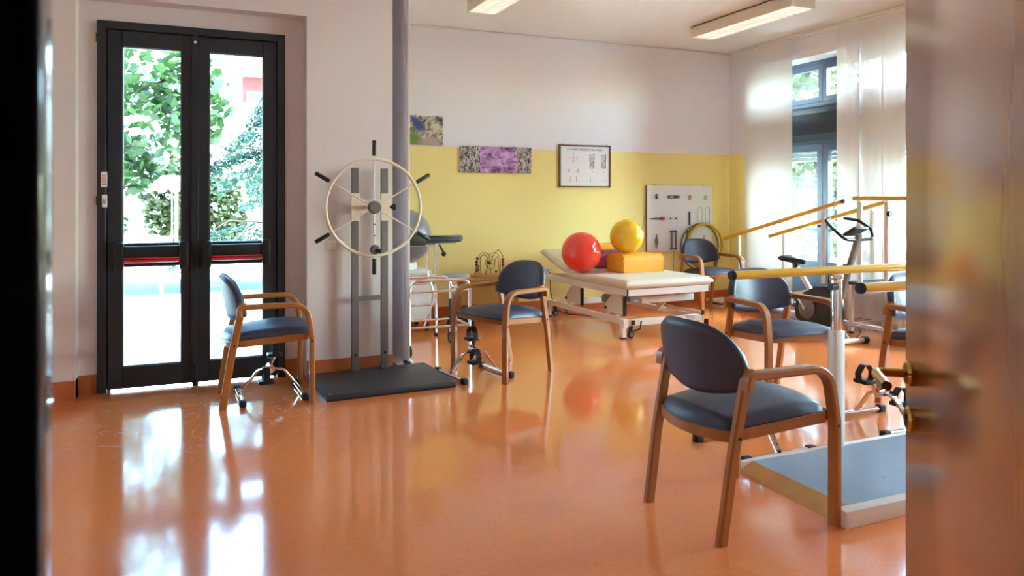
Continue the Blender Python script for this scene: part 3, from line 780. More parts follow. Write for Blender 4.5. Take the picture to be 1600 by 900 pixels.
def rpost(x, Y, z0, z1, rr=0.022, m='steel', knob=False):
    p = MB().cyl((x, Y-4.75, z0), (x, Y-4.75, z1), rr, 16).build('handrail_post', M[m], ts)
    MB().cyl((x, Y-4.75, z1-0.001), (x, Y-4.75, z1+0.02), rr*0.6, 12).build('post_neck', M['chrome'], p)
    if knob: MB().lathe([(0, -0.045), (0.022, -0.045), (0.026, -0.03), (0.026, -0.018), (0, -0.018)], (x, Y-4.75, 1.16), 'Y', 16).build('clamp_knob', M['black'], p)
rpost(0, 5.20, zl, 1.265, 0.026, 'white_metal'); rpost(0, 4.90, zl, 1.27, 0.024, 'white_metal', True)
rpost(0, 5.645, 0.44, 1.19, 0.021, 'white_metal'); rpost(W_, 5.44, zl, 1.17, 0.021, 'white_metal'); rpost(W_, 4.80, zl, 1.27, 0.02, 'white_metal')
for x, Y, zz_ in ((0, 6.90, railz(6.90)), (W_, 6.65, 1.265-0.257*1.37)):
    MB().box(x-0.02, x+0.02, Y-4.75-0.014, Y-4.75+0.014, max(0.01, zl-0.255*(Y-5.33)-0.02), zz_-0.018, 0.003, 1).build('handrail_post', M['white_metal'], ts)
br = MB().tube(fillet([(0.02, 6.90-4.75, 0.62), (0.10, 6.92-4.75, 0.56), (0.14, 6.98-4.75, 0.40), (0.14, 7.0-4.75, 0.06)], 0.08), 0.012, 10).build('brace', M['white_metal'], ts)

# ---------------------------------------------------------------- exercise bike
bk = thing('exercise_bike', 'grey exercise bike with black saddle and looped handlebar', 'exercise bike', (5.36, 4.9, 0), 0)
# local +y towards the saddle
for y, hw in ((-0.02, 0.17), (0.72, 0.20)):
    s = MB().tube([(-hw, y, 0.032), (hw, y, 0.032)], 0.024, 14).build('stabilizer', M['white_metal'], bk)
    for t in (-1, 1): MB().tube([(t*(hw-0.01), y, 0.032), (t*(hw+0.045), y, 0.032)], 0.031, 14).build('end_cap', M['rubber'], s)
fr = MB(); fr.tube(fillet([(0, 0.0, 0.04), (0, 0.12, 0.16), (0, 0.42, 0.18), (0, 0.70, 0.05)], 0.1), 0.026, 12); fr.build('frame', M['grey_steel'], bk)
hs = MB(); pf = [(0.10, 0.12), (0.06, 0.26), (0.08, 0.40), (0.18, 0.50), (0.34, 0.48), (0.50, 0.40), (0.60, 0.28), (0.58, 0.16), (0.46, 0.09), (0.22, 0.08)]
hs.prism(pf, -0.055, 0.055, 'YZ'); bmesh.ops.bevel(hs.bm, geom=hs.bm.edges[:], offset=0.018, segments=2, affect='EDGES')
ho = hs.build('flywheel_cover', M['black'], bk)
for t in (-1, 1): MB().lathe([(0, 0.0), (0.09, 0.0), (0.10, 0.008), (0.07, 0.014), (0, 0.014)] if t > 0 else [(0, 0), (0.09, 0), (0.10, -0.008), (0.07, -0.014), (0, -0.014)], (t*0.056, 0.42, 0.27), 'X', 22).build('cover_disc', M['steel'], ho)
MB().sweep([(0, 0.08, 0.40), (0, -0.125, 0.985)], (1, 0, 0), 0.052, 0.045).build('handlebar_column', M['grey_steel'], bk)
MB().cyl((-0.028, -0.02, 0.70), (-0.062, -0.02, 0.70), 0.018, 12).build('column_knob', M['black'], bk)
sp_ = MB().sweep([(0, 0.40, 0.40), (0, 0.62, 0.66)], (1, 0, 0), 0.045, 0.042).build('seat_post', M['white_metal'], bk)
MB().sweep([(0, 0.59, 0.615), (0, 0.635, 0.685)], (1, 0, 0), 0.05, 0.048).build('post_sleeve', M['black'], sp_)
def sad(top):
    def fn(u, v):
        s = 2*u-1; hw = 0.025 + 0.085*max(0, min(1, (v-0.35)/0.55))**1.2
        e = min(u, 1-u)*2; k = math.sqrt(max(0, 1-(1-min(1, e/0.6))**2)); ke = math.sqrt(max(0, 1-(1-min(1, min(v, 1-v)/0.12))**2))
        y = 0.50 + 0.27*v; x = s*hw*(0.35+0.65*ke)
        return Vector((x, y, 0.69 + 0.03*v*v + ((0.028*k*ke) if top else -0.022*k*ke)))
    return fn
MB().cushion(sad(True), sad(False), 12, 16).build('saddle', M['black'], bk, angle=60)
cn = MB(); cm = Matrix.Translation((0, -0.10, 1.015)) @ Matrix.Rotation(R(-28), 4, 'X')
cn.box(-0.085, 0.085, -0.06, 0.09, -0.012, 0.016, 0.012, 3, M=cm); co = cn.build('console', M['black'], bk)
MB().box(-0.06, 0.06, -0.03, 0.05, 0.016, 0.0175, M=cm).build('screen', M['ink_grey'], co, smooth=False)
for s in (-1, 1):
    hb = MB().tube(fillet([(s*0.02, -0.11, 0.935), (s*0.17, -0.13, 0.945), (s*0.22, -0.06, 1.02), (s*0.20, 0.06, 1.10), (s*0.085, 0.12, 1.12)], 0.06), 0.0135, 12).build('handlebar', M['black'], bk)
MB().cyl((-0.12, 0.4, 0.27), (0.12, 0.4, 0.27), 0.012, 10).build('crank_axle', M['chrome'], bk)
for s in (-1, 1):
    c = MB().sweep([(s*0.11, 0.4, 0.27), (s*0.115, 0.4-s*0.09, 0.27-s*0.12)], (1, 0, 0), 0.012, 0.024).build('crank', M['chrome'], bk)
    MB().box(s*0.165-0.045, s*0.165+0.045, 0.4-s*0.09-0.04, 0.4-s*0.09+0.04, 0.27-s*0.12-0.012, 0.27-s*0.12+0.012, 0.005, 2).build('pedal', M['black'], c)
MB().tube(fillet([(0.02, 0.02, 0.16), (0.12, -0.02, 0.16), (0.13, -0.02, 0.10), (0.08, -0.02, 0.05)], 0.03), 0.010, 10).build('carry_loop', M['grey_steel'], bk)

# ---------------------------------------------------------------- treatment table
tt = thing('treatment_table', 'wide cream padded treatment table on a white lifting frame', 'treatment table', (4.14, 5.86, 0), R(2.2))
TW = 0.47
fr = MB(); fr.box(-TW, TW, 0.0, 0.035, 0.40, 0.462, 0.003, 1); fr.box(-TW, TW, 1.56, 1.595, 0.40, 0.462, 0.003, 1)
fr.box(-TW, -TW+0.035, 0.035, 1.56, 0.40, 0.462, 0.003, 1); fr.box(TW-0.035, TW, 0.035, 1.56, 0.40, 0.462, 0.003, 1)
fo = fr.build('top_frame', M['white_metal'], tt)
for x in (-TW, TW): MB().box(x-0.004, x+0.004, -0.004, 0.012, 0.402, 0.46).build('corner_plug', M['black'], fo, smooth=False)
def pad(y0, y1, z0, z1, sl, nm):
    h = (y1-y0)
    def side(top):
        def fn(u, v):
            hw = TW + 0.035; x = (2*u-1)*hw; y = y0 + h*v
            e = min(min(u, 1-u)*2*hw, min(v, 1-v)*h); k = math.sqrt(max(0, 1-(1-min(1, e/0.035))**2))
            zc = (z0+z1)/2; hh = (z1-z0)/2
            return Vector((x, y, zc + (hh if top else -hh)*(0.35+0.65*k) + sl*(y-y0)))
        return fn
    MB().cushion(side(True), side(False), 30, 30).build(nm, M['cream_vinyl'], tt, angle=60)
pad(-0.03, 1.02, 0.465, 0.545, 0.0, 'mattress')
pad(1.03, 1.66, 0.475, 0.555, 0.30, 'head_section')
hf = MB(); hf.sweep([(-0.30, 1.04, 0.46), (-0.30, 1.60, 0.63)], (1, 0, 0), 0.03, 0.03); hf.sweep([(0.30, 1.04, 0.46), (0.30, 1.60, 0.63)], (1, 0, 0), 0.03, 0.03); hf.build('head_frame', M['white_metal'], tt)
bs = MB(); bs.box(-TW-0.02, TW-0.03, 0.05, 0.10, 0.115, 0.175, 0.003, 1); bs.box(-TW-0.02, TW-0.03, 1.50, 1.55, 0.115, 0.175, 0.003, 1)
bs.box(-TW+0.0, -TW+0.045, 0.10, 1.50, 0.13, 0.18, 0.003, 1); bs.box(TW-0.13, TW-0.085, 0.10, 1.50, 0.13, 0.18, 0.003, 1)
bo = bs.build('base_frame', M['white_metal'], tt)
MB().box(-TW-0.024, -TW+0.03, 0.035, 0.052, 0.10, 0.185, 0.003, 1).build('end_block', M['white_metal'], bo)
MB().box(-TW+0.07, -TW+0.105, 0.032, 0.05, 0.125, 0.170, 0.003, 1).build('end_plug', M['black'], bo)
MB().box(TW-0.035, TW-0.028, 0.048, 0.102, 0.113, 0.177).build('end_plug', M['black'], bo, smooth=False)
for x in (-TW, TW-0.05):
    for y in (0.075, 1.525):
        l_ = MB().box(x-0.022, x+0.022, y-0.02, y+0.02, 0.012, 0.12, 0.003, 1).build('leg', M['white_metal'], bo)
        MB().box(x-0.027, x+0.027, y-0.025, y+0.025, 0.0, 0.014, 0.003, 1).build('leg_foot', M['rubber'], bo)
        cx = x+0.075
        c = MB(); c.lathe([(0, -0.012), (0.030, -0.012), (0.036, -0.006), (0.036, 0.006), (0.030, 0.012), (0, 0.012)], (cx, y-0.01, 0.036), 'Y', 18); co_ = c.build('caster', M['rubber'], tt)
        MB().lathe([(0, -0.014), (0.02, -0.014), (0.02, 0.014), (0, 0.014)], (cx, y-0.01, 0.036), 'Y', 14).build('caster_hub', M['steel'], co_)
        MB().box(cx-0.010, cx+0.010, y-0.03, y+0.012, 0.07, 0.12).build('caster_fork', M['black'], co_, smooth=False)
MB().tube(fillet([(-TW+0.10, 0.05, 0.07), (-TW+0.15, 0.02, 0.09), (-TW+0.17, 0.03, 0.16)], 0.02), 0.008, 8).build('brake_pedal', M['black'], tt)
# lifting mechanism: two slanted arm pairs with bulged side plates
for yb, yt in ((0.55, 0.28), (1.35, 1.08)):
    for x in (-0.33, 0.27):
        MB().sweep([(x, yb, 0.17), (x, yt, 0.40)], (1, 0, 0), 0.03, 0.05).build('lift_arm', M['white_metal'], tt)
    MB().cyl((-0.36, yt, 0.385), (0.30, yt, 0.385), 0.018, 12).build('lift_tube', M['grey_steel'], tt)
for y in (0.34, 1.12):
    pl = MB(); pr_ = [(-0.16, 0.20), (0.16, 0.20), (0.16, 0.26), (0.12, 0.30), (0.05, 0.365), (-0.02, 0.39), (-0.09, 0.39), (-0.16, 0.35)]
    pl.prism([(a+y, b) for a, b in pr_], -0.40, -0.375, 'YZ'); po = pl.build('side_plate', M['cream'], tt, smooth=False)
    MB().box(-0.405, -0.372, y-0.175, y-0.16, 0.19, 0.37).build('plate_edge', M['black'], po, smooth=False)
    MB().cyl((-0.41, y+0.14, 0.235), (-0.37, y+0.14, 0.235), 0.014, 10).build('pivot', M['black'], po)
mt = MB(); mt.box(-0.25, 0.2, 0.72, 0.80, 0.24, 0.31, 0.01, 2); mt.cyl((-0.05, 0.55, 0.28), (-0.05, 1.05, 0.26), 0.025, 12); mt.build('lift_motor', M['grey_steel'], tt)
MB().box(-0.2, 0.42, 0.16, 0.21, 0.30, 0.36, 0.003, 1).build('cross_beam', M['white_metal'], tt)
MB().sweep([(0.10, 0.18, 0.25), (0.36, -0.02, 0.205)], (0, 0, 1), 0.045, 0.045).build('foot_lever', M['chrome'], tt)
MB().box(0.345, 0.385, -0.04, 0.0, 0.182, 0.228, 0.003, 1).build('lever_end', M['black'], tt)
cb = MB().tube(fillet([(-0.30, 1.52, 0.14), (-0.26, 1.47, 0.02), (-0.05, 1.35, 0.008), (0.02, 1.30, 0.008), (0.0, 1.18, 0.008)], 0.05), 0.006, 8).build('cable', M['black'], tt)

# things lying on the table
tag(MB().sphere((0, 0, 0.205), 0.205, 48, 24).build('gym_ball', M['ball_red'], None, loc=(3.655, 6.70, 0.547)), 'glossy red exercise ball on the treatment table', 'ball', 'exercise balls')
tag(MB().sphere((0, 0, 0.176), 0.176, 48, 24).build('gym_ball', M['ball_yellow'], None, loc=(4.115, 6.57, 0.733)), 'glossy yellow exercise ball on top of the orange bolster', 'ball', 'exercise balls')
tag(MB().sphere((0, 0, 0.275), 0.275, 48, 24).build('gym_ball', M['ball_grey'], None, loc=(1.93, 7.20, 0.648)), 'large grey exercise ball behind the walking frames', 'ball', 'exercise balls')
def bolster(name, lx, dy, hz_, m, loc, rz, label):
    o = thing(name, label, 'bolster', loc, rz, 'vinyl bolsters')
    b = MB(); prof = fillet([(-dy/2, 0, 0), (-dy/2, 0, hz_), (dy/2, 0, hz_), (dy/2, 0, 0)], [0, min(dy, hz_)*0.36, min(dy, hz_)*0.36, 0], 8)
    b.prism([(p.x, p.z) for p in prof], -lx/2, lx/2, 'YZ')
    es = [e for e in b.bm.edges if abs(e.verts[0].co.x - e.verts[1].co.x) < 1e-6]
    bmesh.ops.bevel(b.bm, geom=es, offset=0.012, segments=3, affect='EDGES')
    b.build('cover', m, o)
    for x in (-lx/2+0.013, lx/2-0.013): MB().tube([(x, p.x*1.002, p.z*1.002+0.0005) for p in prof], 0.003, 6).build('piping', m, o)
bolster('bolster', 0.51, 0.30, 0.185, M['orange_vinyl'], (4.23, 6.585, 0.547), R(2), 'yellow orange half round bolster carrying the yellow ball')
bolster('bolster', 0.50, 0.20, 0.17, M['burgundy'], (4.10, 6.965, 0.578), R(2), 'dark red bolster between the two exercise balls')
bolster('bolster', 0.46, 0.20, 0.155, M['orange_vinyl'], (4.12, 7.19, 0.648), R(2), 'orange bolster at the back, above the dark red one')

# ---------------------------------------------------------------- walking frames, stool, cabinet by the partition
cab = thing('trolley', 'low white trolley cabinet under the grey ball', 'trolley', (1.90, 7.24, 0))
MB().box(-0.26, 0.26, -0.22, 0.22, 0.10, 0.60, 0.006, 2).build('body', M['white_metal'], cab)
MB().lathe([(0.10, 0), (0.17, 0), (0.17, 0.05), (0.16, 0.066), (0.10, 0.05)], (0, 0, 0.60), 'Z', 28).build('ball_ring', M['white'], cab)
MB().box(-0.245, 0.245, -0.228, -0.22, 0.36, 0.585, 0.004, 1).build('drawer', M['white'], cab)
MB().box(-0.245, 0.245, -0.228, -0.22, 0.115, 0.345, 0.004, 1).build('drawer', M['white'], cab)
for x in (-0.22, 0.22):
    for y in (-0.18, 0.18):
        MB().lathe([(0, -0.012), (0.048, -0.012), (0.05, 0), (0.048, 0.012), (0, 0.012)], (x, y, 0.05), 'X', 16).build('caster', M['rubber'], cab)

def wheel(p, r, m, parent, axis='X'):
    c = MB().lathe([(r*0.62, -0.010), (r*0.93, -0.012), (r, -0.006), (r, 0.006), (r*0.93, 0.012), (r*0.62, 0.010)], p, axis, 22).build('wheel', M['rubber'], parent)
    MB().lathe([(0, -0.008), (r*0.64, -0.008), (r*0.64, 0.008), (0, 0.008)], p, axis, 18).build('wheel_hub', M['steel'], c)
# front frame with hoops
wf = thing('walking_frame', 'low chrome walking frame with rounded hoops and casters', 'walking frame', (1.90, 6.12, 0))
MB().tube(fillet([(-0.27, -0.21, 0.10), (-0.27, -0.21, 0.62), (0.255, -0.21, 0.62), (0.255, -0.21, 0.02)], 0.09), 0.014, 12).build('hoop', M['chrome'], wf)
MB().tube(fillet([(-0.27, 0.24, 0.10), (-0.27, 0.24, 0.60), (0.235, 0.24, 0.60), (0.235, 0.24, 0.10)], 0.09), 0.014, 12).build('hoop', M['chrome'], wf)
MB().cyl((0.235, 0.24, 0.14), (0.235, 0.24, 0.40), 0.0155, 12).build('height_sleeve', M['black'], wf)
for a_, b_ in (((-0.27, -0.21, 0.52), (-0.27, 0.24, 0.52)), ((0.245, -0.21, 0.52), (0.245, 0.24, 0.52)), ((-0.27, -0.21, 0.235), (-0.27, 0.24, 0.235)), ((0.245, -0.21, 0.235), (0.245, 0.24, 0.235)),
               ((-0.27, -0.21, 0.235), (0.255, -0.21, 0.235)), ((-0.27, 0.24, 0.22), (0.235, 0.24, 0.22)), ((-0.27, -0.21, 0.53), (0.255, -0.21, 0.53))):
    MB().cyl(a_, b_, 0.0105, 10).build('crossbar', M['chrome'], wf)
MB().cyl((0.255, -0.21, 0.0), (0.255, -0.21, 0.03), 0.018, 12).build('rubber_foot', M['rubber'], wf)
for x, y in ((-0.27, -0.21), (-0.27, 0.24), (0.235, 0.24)): wheel((x, y, 0.05), 0.05, None, wf)
# forearm walker behind it
fw = thing('forearm_walker', 'tall chrome walker with a black padded forearm rest', 'walker', (1.90, 6.72, 0))
for x in (-0.24, 0.22):
    MB().tube([(x, 0.02, 0.02), (x, 0.02, 0.875)], 0.014, 12).build('upright', M['chrome'], fw)
    MB().cyl((x, 0.02, 0), (x, 0.02, 0.03), 0.018, 12).build('rubber_foot', M['rubber'], fw)
for z in (0.50, 0.58, 0.30, 0.86): MB().cyl((-0.24, 0.02, z), (0.22, 0.02, z), 0.011, 10).build('crossbar', M['chrome'], fw)
MB().tube(fillet([(0.14, 0.0, 0.86), (0.12, 0.0, 0.62), (0.20, -0.01, 0.38), (0.10, 0.0, 0.10)], 0.12), 0.011, 10).build('curved_tube', M['chrome'], fw)
rp_ = MB(); rp_.cyl((0.26, 0.05, 0.86), (0.30, 0.05, 0.79), 0.010, 10); rp_.sphere((0.305, 0.05, 0.77), 0.024, 14, 8); rp_.build('adjust_knob', M['black'], fw)
pad_ = MB(); pts_ = [(-0.30, -0.02), (0.30, -0.02), (0.47, 0.02), (0.51, 0.07), (0.47, 0.13), (0.28, 0.14), (-0.30, 0.14)]
pad_.prism(pts_, 0.882, 0.945, 'XY'); bmesh.ops.bevel(pad_.bm, geom=pad_.bm.edges[:], offset=0.016, segments=3, affect='EDGES'); pad_.build('arm_pad', M['black'], fw)
MB().box(-0.28, 0.42, 0.02, 0.11, 0.872, 0.888).build('pad_plate', M['steel'], fw, smooth=False)
sl = MB(); sl.box(-0.30, 0.10, -0.05, -0.02, 0.86, 0.97, 0.01, 2, M=None); sl.build('side_pad', M['black'], fw)

so = thing('stool', 'round stool with pale grey seat behind the walking frames', 'stool', (2.39, 6.96, 0))
MB().lathe([(0, 0), (0.12, 0), (0.138, 0.012), (0.138, 0.032), (0.12, 0.046), (0, 0.05)], (0, 0, 0.51), 'Z', 30).build('seat', M['grey_vinyl'], so)
MB().cyl((0, 0, 0.16), (0, 0, 0.51), 0.019, 14).build('column', M['chrome'], so)
MB().cyl((0, 0, 0.14), (0, 0, 0.34), 0.027, 14).build('column_sleeve', M['black'], so)
for k in range(5):
    a = R(72*k+20); c, s = math.cos(a), math.sin(a)
    lg = MB().sweep([(0, 0, 0.15), (0.21*c, 0.21*s, 0.085)], (0, 0, 1), 0.03, 0.035).build('leg', M['black'], so)
    MB().lathe([(0, -0.014), (0.024, -0.014), (0.027, 0), (0.024, 0.014), (0, 0.014)], (0.205*c, 0.205*s, 0.027), 'X', 14).build('caster', M['rubber'], lg)
    MB().cyl((0.205*c, 0.205*s, 0.03), (0.205*c, 0.205*s, 0.08), 0.009, 8).build('caster_stem', M['black'], lg)

# ---------------------------------------------------------------- small table with bead maze
bt_ = thing('side_table', 'small light wooden table against the yellow wall under the bead maze', 'table', (2.92, 7.45, 0))
MB().box(-0.30, 0.30, -0.20, 0.20, 0.435, 0.46, 0.004, 2).build('tabletop', M['lightwood'], bt_)
ap = MB(); ap.box(-0.26, 0.26, -0.17, -0.155, 0.385, 0.435); ap.box(-0.26, 0.26, 0.155, 0.17, 0.385, 0.435); ap.box(-0.27, -0.255, -0.17, 0.17, 0.385, 0.435); ap.box(0.255, 0.27, -0.17, 0.17, 0.385, 0.435)
ap.build('apron', M['lightwood'], bt_, smooth=False)
for x in (-0.265, 0.265):
    for y in (-0.165, 0.165): MB().box(x-0.018, x+0.018, y-0.018, y+0.018, 0, 0.435, 0.003, 1).build('leg', M['lightwood'], bt_)
bm_ = thing('bead_maze', 'wire bead maze toy with coloured beads on the small wooden table', 'toy', (2.92, 7.40, 0.46))
MB().box(-0.19, 0.19, -0.08, 0.08, 0, 0.03, 0.004, 2).build('base', M['lightwood'], bm_)
MB().box(-0.19, -0.115, -0.085, -0.04, 0.03, 0.065, 0.003, 1).build('end_block', M['lightwood'], bm_)
def wire(pts, m, nm='wire'): return MB().tube(fillet(pts, 0.06, 6), 0.0035, 6).build(nm, M[m], bm_)
wires = [
    ([(-0.165, -0.05, 0.03), (-0.165, -0.05, 0.19), (-0.10, -0.03, 0.27), (0.0, 0.02, 0.25), (0.03, 0.03, 0.03)], 'red'),
    ([(-0.13, 0.0, 0.03), (-0.13, 0.0, 0.20), (-0.02, 0.0, 0.27), (0.08, 0.0, 0.14), (0.02, 0.0, 0.06), (-0.06, 0.0, 0.15), (0.0, 0.0, 0.24), (0.08, 0.0, 0.27), (0.13, 0.0, 0.20), (0.13, 0.0, 0.03)], 'ring_green'),
    ([(-0.09, 0.04, 0.03), (-0.09, 0.04, 0.22), (-0.02, 0.04, 0.24), (0.01, 0.04, 0.10), (0.06, 0.04, 0.22), (0.12, 0.04, 0.30), (0.17, 0.03, 0.22), (0.17, 0.03, 0.03)], 'black'),
    ([(-0.06, -0.04, 0.03), (-0.02, -0.04, 0.18), (0.03, -0.04, 0.12), (0.08, -0.03, 0.25), (0.11, -0.03, 0.03)], 'black'),
]
for p, m in wires: wire(p, m)
bc = [srgb(150, 30, 34), srgb(40, 90, 50), srgb(40, 40, 44), srgb(160, 110, 30)]
BM = [mat('bead_paint', c, 0.3) for c in bc]
beads = [(-0.165, -0.05, 0.045, 0), (-0.165, -0.05, 0.075, 0), (-0.165, -0.05, 0.105, 3), (-0.165, -0.05, 0.140, 2), (-0.165, -0.05, 0.170, 2), (-0.155, -0.047, 0.205, 1),
         (-0.13, 0, 0.05, 0), (-0.13, 0, 0.08, 2), (-0.13, 0, 0.115, 0), (-0.01, 0.02, 0.155, 2), (0.01, 0.02, 0.150, 2), (0.08, 0.0, 0.055, 0), (0.17, 0.03, 0.12, 0), (0.17, 0.03, 0.15, 0), (0.17, 0.03, 0.18, 0), (0.17, 0.03, 0.05, 1)]
for x, y, z, c in beads: MB().sphere((x, y, z), 0.0155, 12, 8).build('bead', BM[c], bm_)

# ---------------------------------------------------------------- wall pictures
def canvas(name, x0, x1, z0, z1, m, label, group='canvas prints'):
    o = thing(name, label, 'picture', ((x0+x1)/2, 7.75, (z0+z1)/2), 0, group)
    hx, hz_ = (x1-x0)/2, (z1-z0)/2
    MB().box(-hx, hx, -0.022, -0.001, -hz_, hz_, 0.002, 1).build('canvas', m, o)
    b = MB(); b.box(-hx+0.01, hx-0.01, -0.006, -0.0005, -hz_+0.01, hz_-0.01); b.build('stretcher', M['lightwood'], o, smooth=False)
    for x in (-hx*0.5, hx*0.5): MB().cyl((x, -0.004, hz_+0.004), (x, -0.012, hz_+0.006), 0.004, 8).build('nail', M['steel'], o)
def N(m): return m.node_tree.nodes, m.node_tree.links
def print_lavender():
    m = mat('lavender_field_print', (0.4, 0.2, 0.4, 1), 0.6); n, l = N(m); b = n['Principled BSDF']
    tc = n.new('ShaderNodeTexCoord'); sx = n.new('ShaderNodeSeparateXYZ'); l.new(tc.outputs['Object'], sx.inputs[0])
    nz = n.new('ShaderNodeTexNoise'); nz.inputs['Scale'].default_value = 9; nz.inputs['Detail'].default_value = 6; nz.inputs['Distortion'].default_value = 1.0
    mp = n.new('ShaderNodeMapping'); mp.inputs['Scale'].default_value = (1.0, 1, 2.0); mp.inputs['Rotation'].default_value = (0, R(30), 0)
    l.new(tc.outputs['Object'], mp.inputs[0]); l.new(mp.outputs[0], nz.inputs['Vector'])
    r = n.new('ShaderNodeValToRGB'); l.new(nz.outputs['Fac'], r.inputs[0])
    r.color_ramp.elements[0].position = 0.33; r.color_ramp.elements[0].color = srgb(92, 58, 98); r.color_ramp.elements[1].position = 0.62; r.color_ramp.elements[1].color = srgb(214, 176, 218)
    e = r.color_ramp.elements.new(0.47); e.color = srgb(182, 130, 186)
    nb = n.new('ShaderNodeTexNoise'); nb.inputs['Scale'].default_value = 22; nb.inputs['Detail'].default_value = 3; nb.inputs['Distortion'].default_value = 2.0
    mb = n.new('ShaderNodeMapping'); mb.inputs['Scale'].default_value = (1.6, 1, 0.6); l.new(tc.outputs['Object'], mb.inputs[0]); l.new(mb.outputs[0], nb.inputs['Vector'])
    rb = n.new('ShaderNodeValToRGB'); l.new(nb.outputs['Fac'], rb.inputs[0])
    rb.color_ramp.elements[0].position = 0.42; rb.color_ramp.elements[0].color = srgb(52, 44, 46); rb.color_ramp.elements[1].position = 0.58; rb.color_ramp.elements[1].color = srgb(206, 196, 190)
    ab = n.new('ShaderNodeMath'); ab.operation = 'ABSOLUTE'; ad = n.new('ShaderNodeMath'); ad.operation = 'ADD'; ad.inputs[1].default_value = -0.03
    l.new(sx.outputs[0], ad.inputs[0]); l.new(ad.outputs[0], ab.inputs[0])
    gt = n.new('ShaderNodeMath'); gt.operation = 'GREATER_THAN'; gt.inputs[1].default_value = 0.225; l.new(ab.outputs[0], gt.inputs[0])
    mx = n.new('ShaderNodeMix'); mx.data_type = 'RGBA'; l.new(gt.outputs[0], mx.inputs[0]); l.new(r.outputs[0], mx.inputs[6]); l.new(rb.outputs[0], mx.inputs[7]); l.new(mx.outputs[2], b.inputs['Base Color'])
    return m
def print_petal():
    m = mat('blue_petal_print', (0.4, 0.4, 0.4, 1), 0.6); n, l = N(m); b = n['Principled BSDF']
    tc = n.new('ShaderNodeTexCoord')
    nz = n.new('ShaderNodeTexNoise'); nz.inputs['Scale'].default_value = 12; nz.inputs['Detail'].default_value = 6; nz.inputs['Distortion'].default_value = 1.2
    l.new(tc.outputs['Object'], nz.inputs['Vector'])
    r = n.new('ShaderNodeValToRGB'); l.new(nz.outputs['Fac'], r.inputs[0])
    r.color_ramp.elements[0].position = 0.36; r.color_ramp.elements[0].color = srgb(86, 66, 66); r.color_ramp.elements[1].position = 0.58; r.color_ramp.elements[1].color = srgb(214, 204, 180)
    def blob(c, rad, col, prev, sx_=1.0, rot=0.0):
        mp = n.new('ShaderNodeMapping'); mp.vector_type = 'TEXTURE'; mp.inputs['Location'].default_value = c; mp.inputs['Rotation'].default_value = (0, rot, 0); mp.inputs['Scale'].default_value = (rad, 1, rad*sx_)
        ln = n.new('ShaderNodeVectorMath'); ln.operation = 'LENGTH'; l.new(tc.outputs['Object'], mp.inputs[0]); l.new(mp.outputs[0], ln.inputs[0])
        ad = n.new('ShaderNodeMath'); ad.operation = 'ADD'; l.new(ln.outputs['Value'], ad.inputs[0]); l.new(nz.outputs['Fac'], ad.inputs[1])
        mr = n.new('ShaderNodeMapRange'); mr.inputs[1].default_value = 1.85; mr.inputs[2].default_value = 1.05; l.new(ad.outputs[0], mr.inputs[0])
        mx = n.new('ShaderNodeMix'); mx.data_type = 'RGBA'; l.new(mr.outputs[0], mx.inputs[0]); l.new(prev, mx.inputs[6]); mx.inputs[7].default_value = col
        return mx.outputs[2]
    o = blob((-0.13, 0, -0.11), 0.09, srgb(110, 150, 60), r.outputs[0])
    o = blob((-0.09, 0, 0.07), 0.14, srgb(70, 84, 140), o, 0.35, R(48))
    o = blob((0.06, 0, -0.12), 0.11, srgb(190, 160, 150), o, 0.5, 0)
    l.new(o, b.inputs['Base Color'])
    return m
canvas('canvas_print', 2.10, 2.507, 1.88, 2.19, print_petal(), 'small canvas print with a blue petal and green corner, beside the partition')
canvas('canvas_print', 2.706, 3.566, 1.588, 1.879, print_lavender(), 'wide canvas print with purple field between two bark strips')

ct = thing('wall_chart', 'framed white foot reflex chart with drawings and a heading', 'framed chart', (4.27, 7.75, 1.68))
hx, hz_ = 0.345, 0.25
fm = MB(); fm.box(-hx, hx, -0.022, -0.001, hz_-0.016, hz_); fm.box(-hx, hx, -0.022, -0.001, -hz_, -hz_+0.016); fm.box(-hx, -hx+0.02, -0.022, -0.001, -hz_+0.016, hz_-0.016); fm.box(hx-0.014, hx, -0.022, -0.001, -hz_+0.016, hz_-0.016)
fm.build('frame', M['frame_brown'], ct, smooth=False)
sh = MB().box(-hx+0.02, hx-0.014, -0.010, -0.002, -hz_+0.016, hz_-0.016).build('sheet', M['paper'], ct, smooth=False)
text('heading', 'IL CORPO RIFLESSO NEL PIEDE', 0.034, (0, -0.0108, 0.195), (R(90), 0, 0), M['ink'], sh, sx=1.02, align='CENTER')
def draw(nm, segs, m, r_=0.002):
    d = MB()
    for p in segs: d.tube([(x, -0.011, z) for x, z in p], r_, 5)
    return d.build(nm, M[m], sh)
random.seed(11)
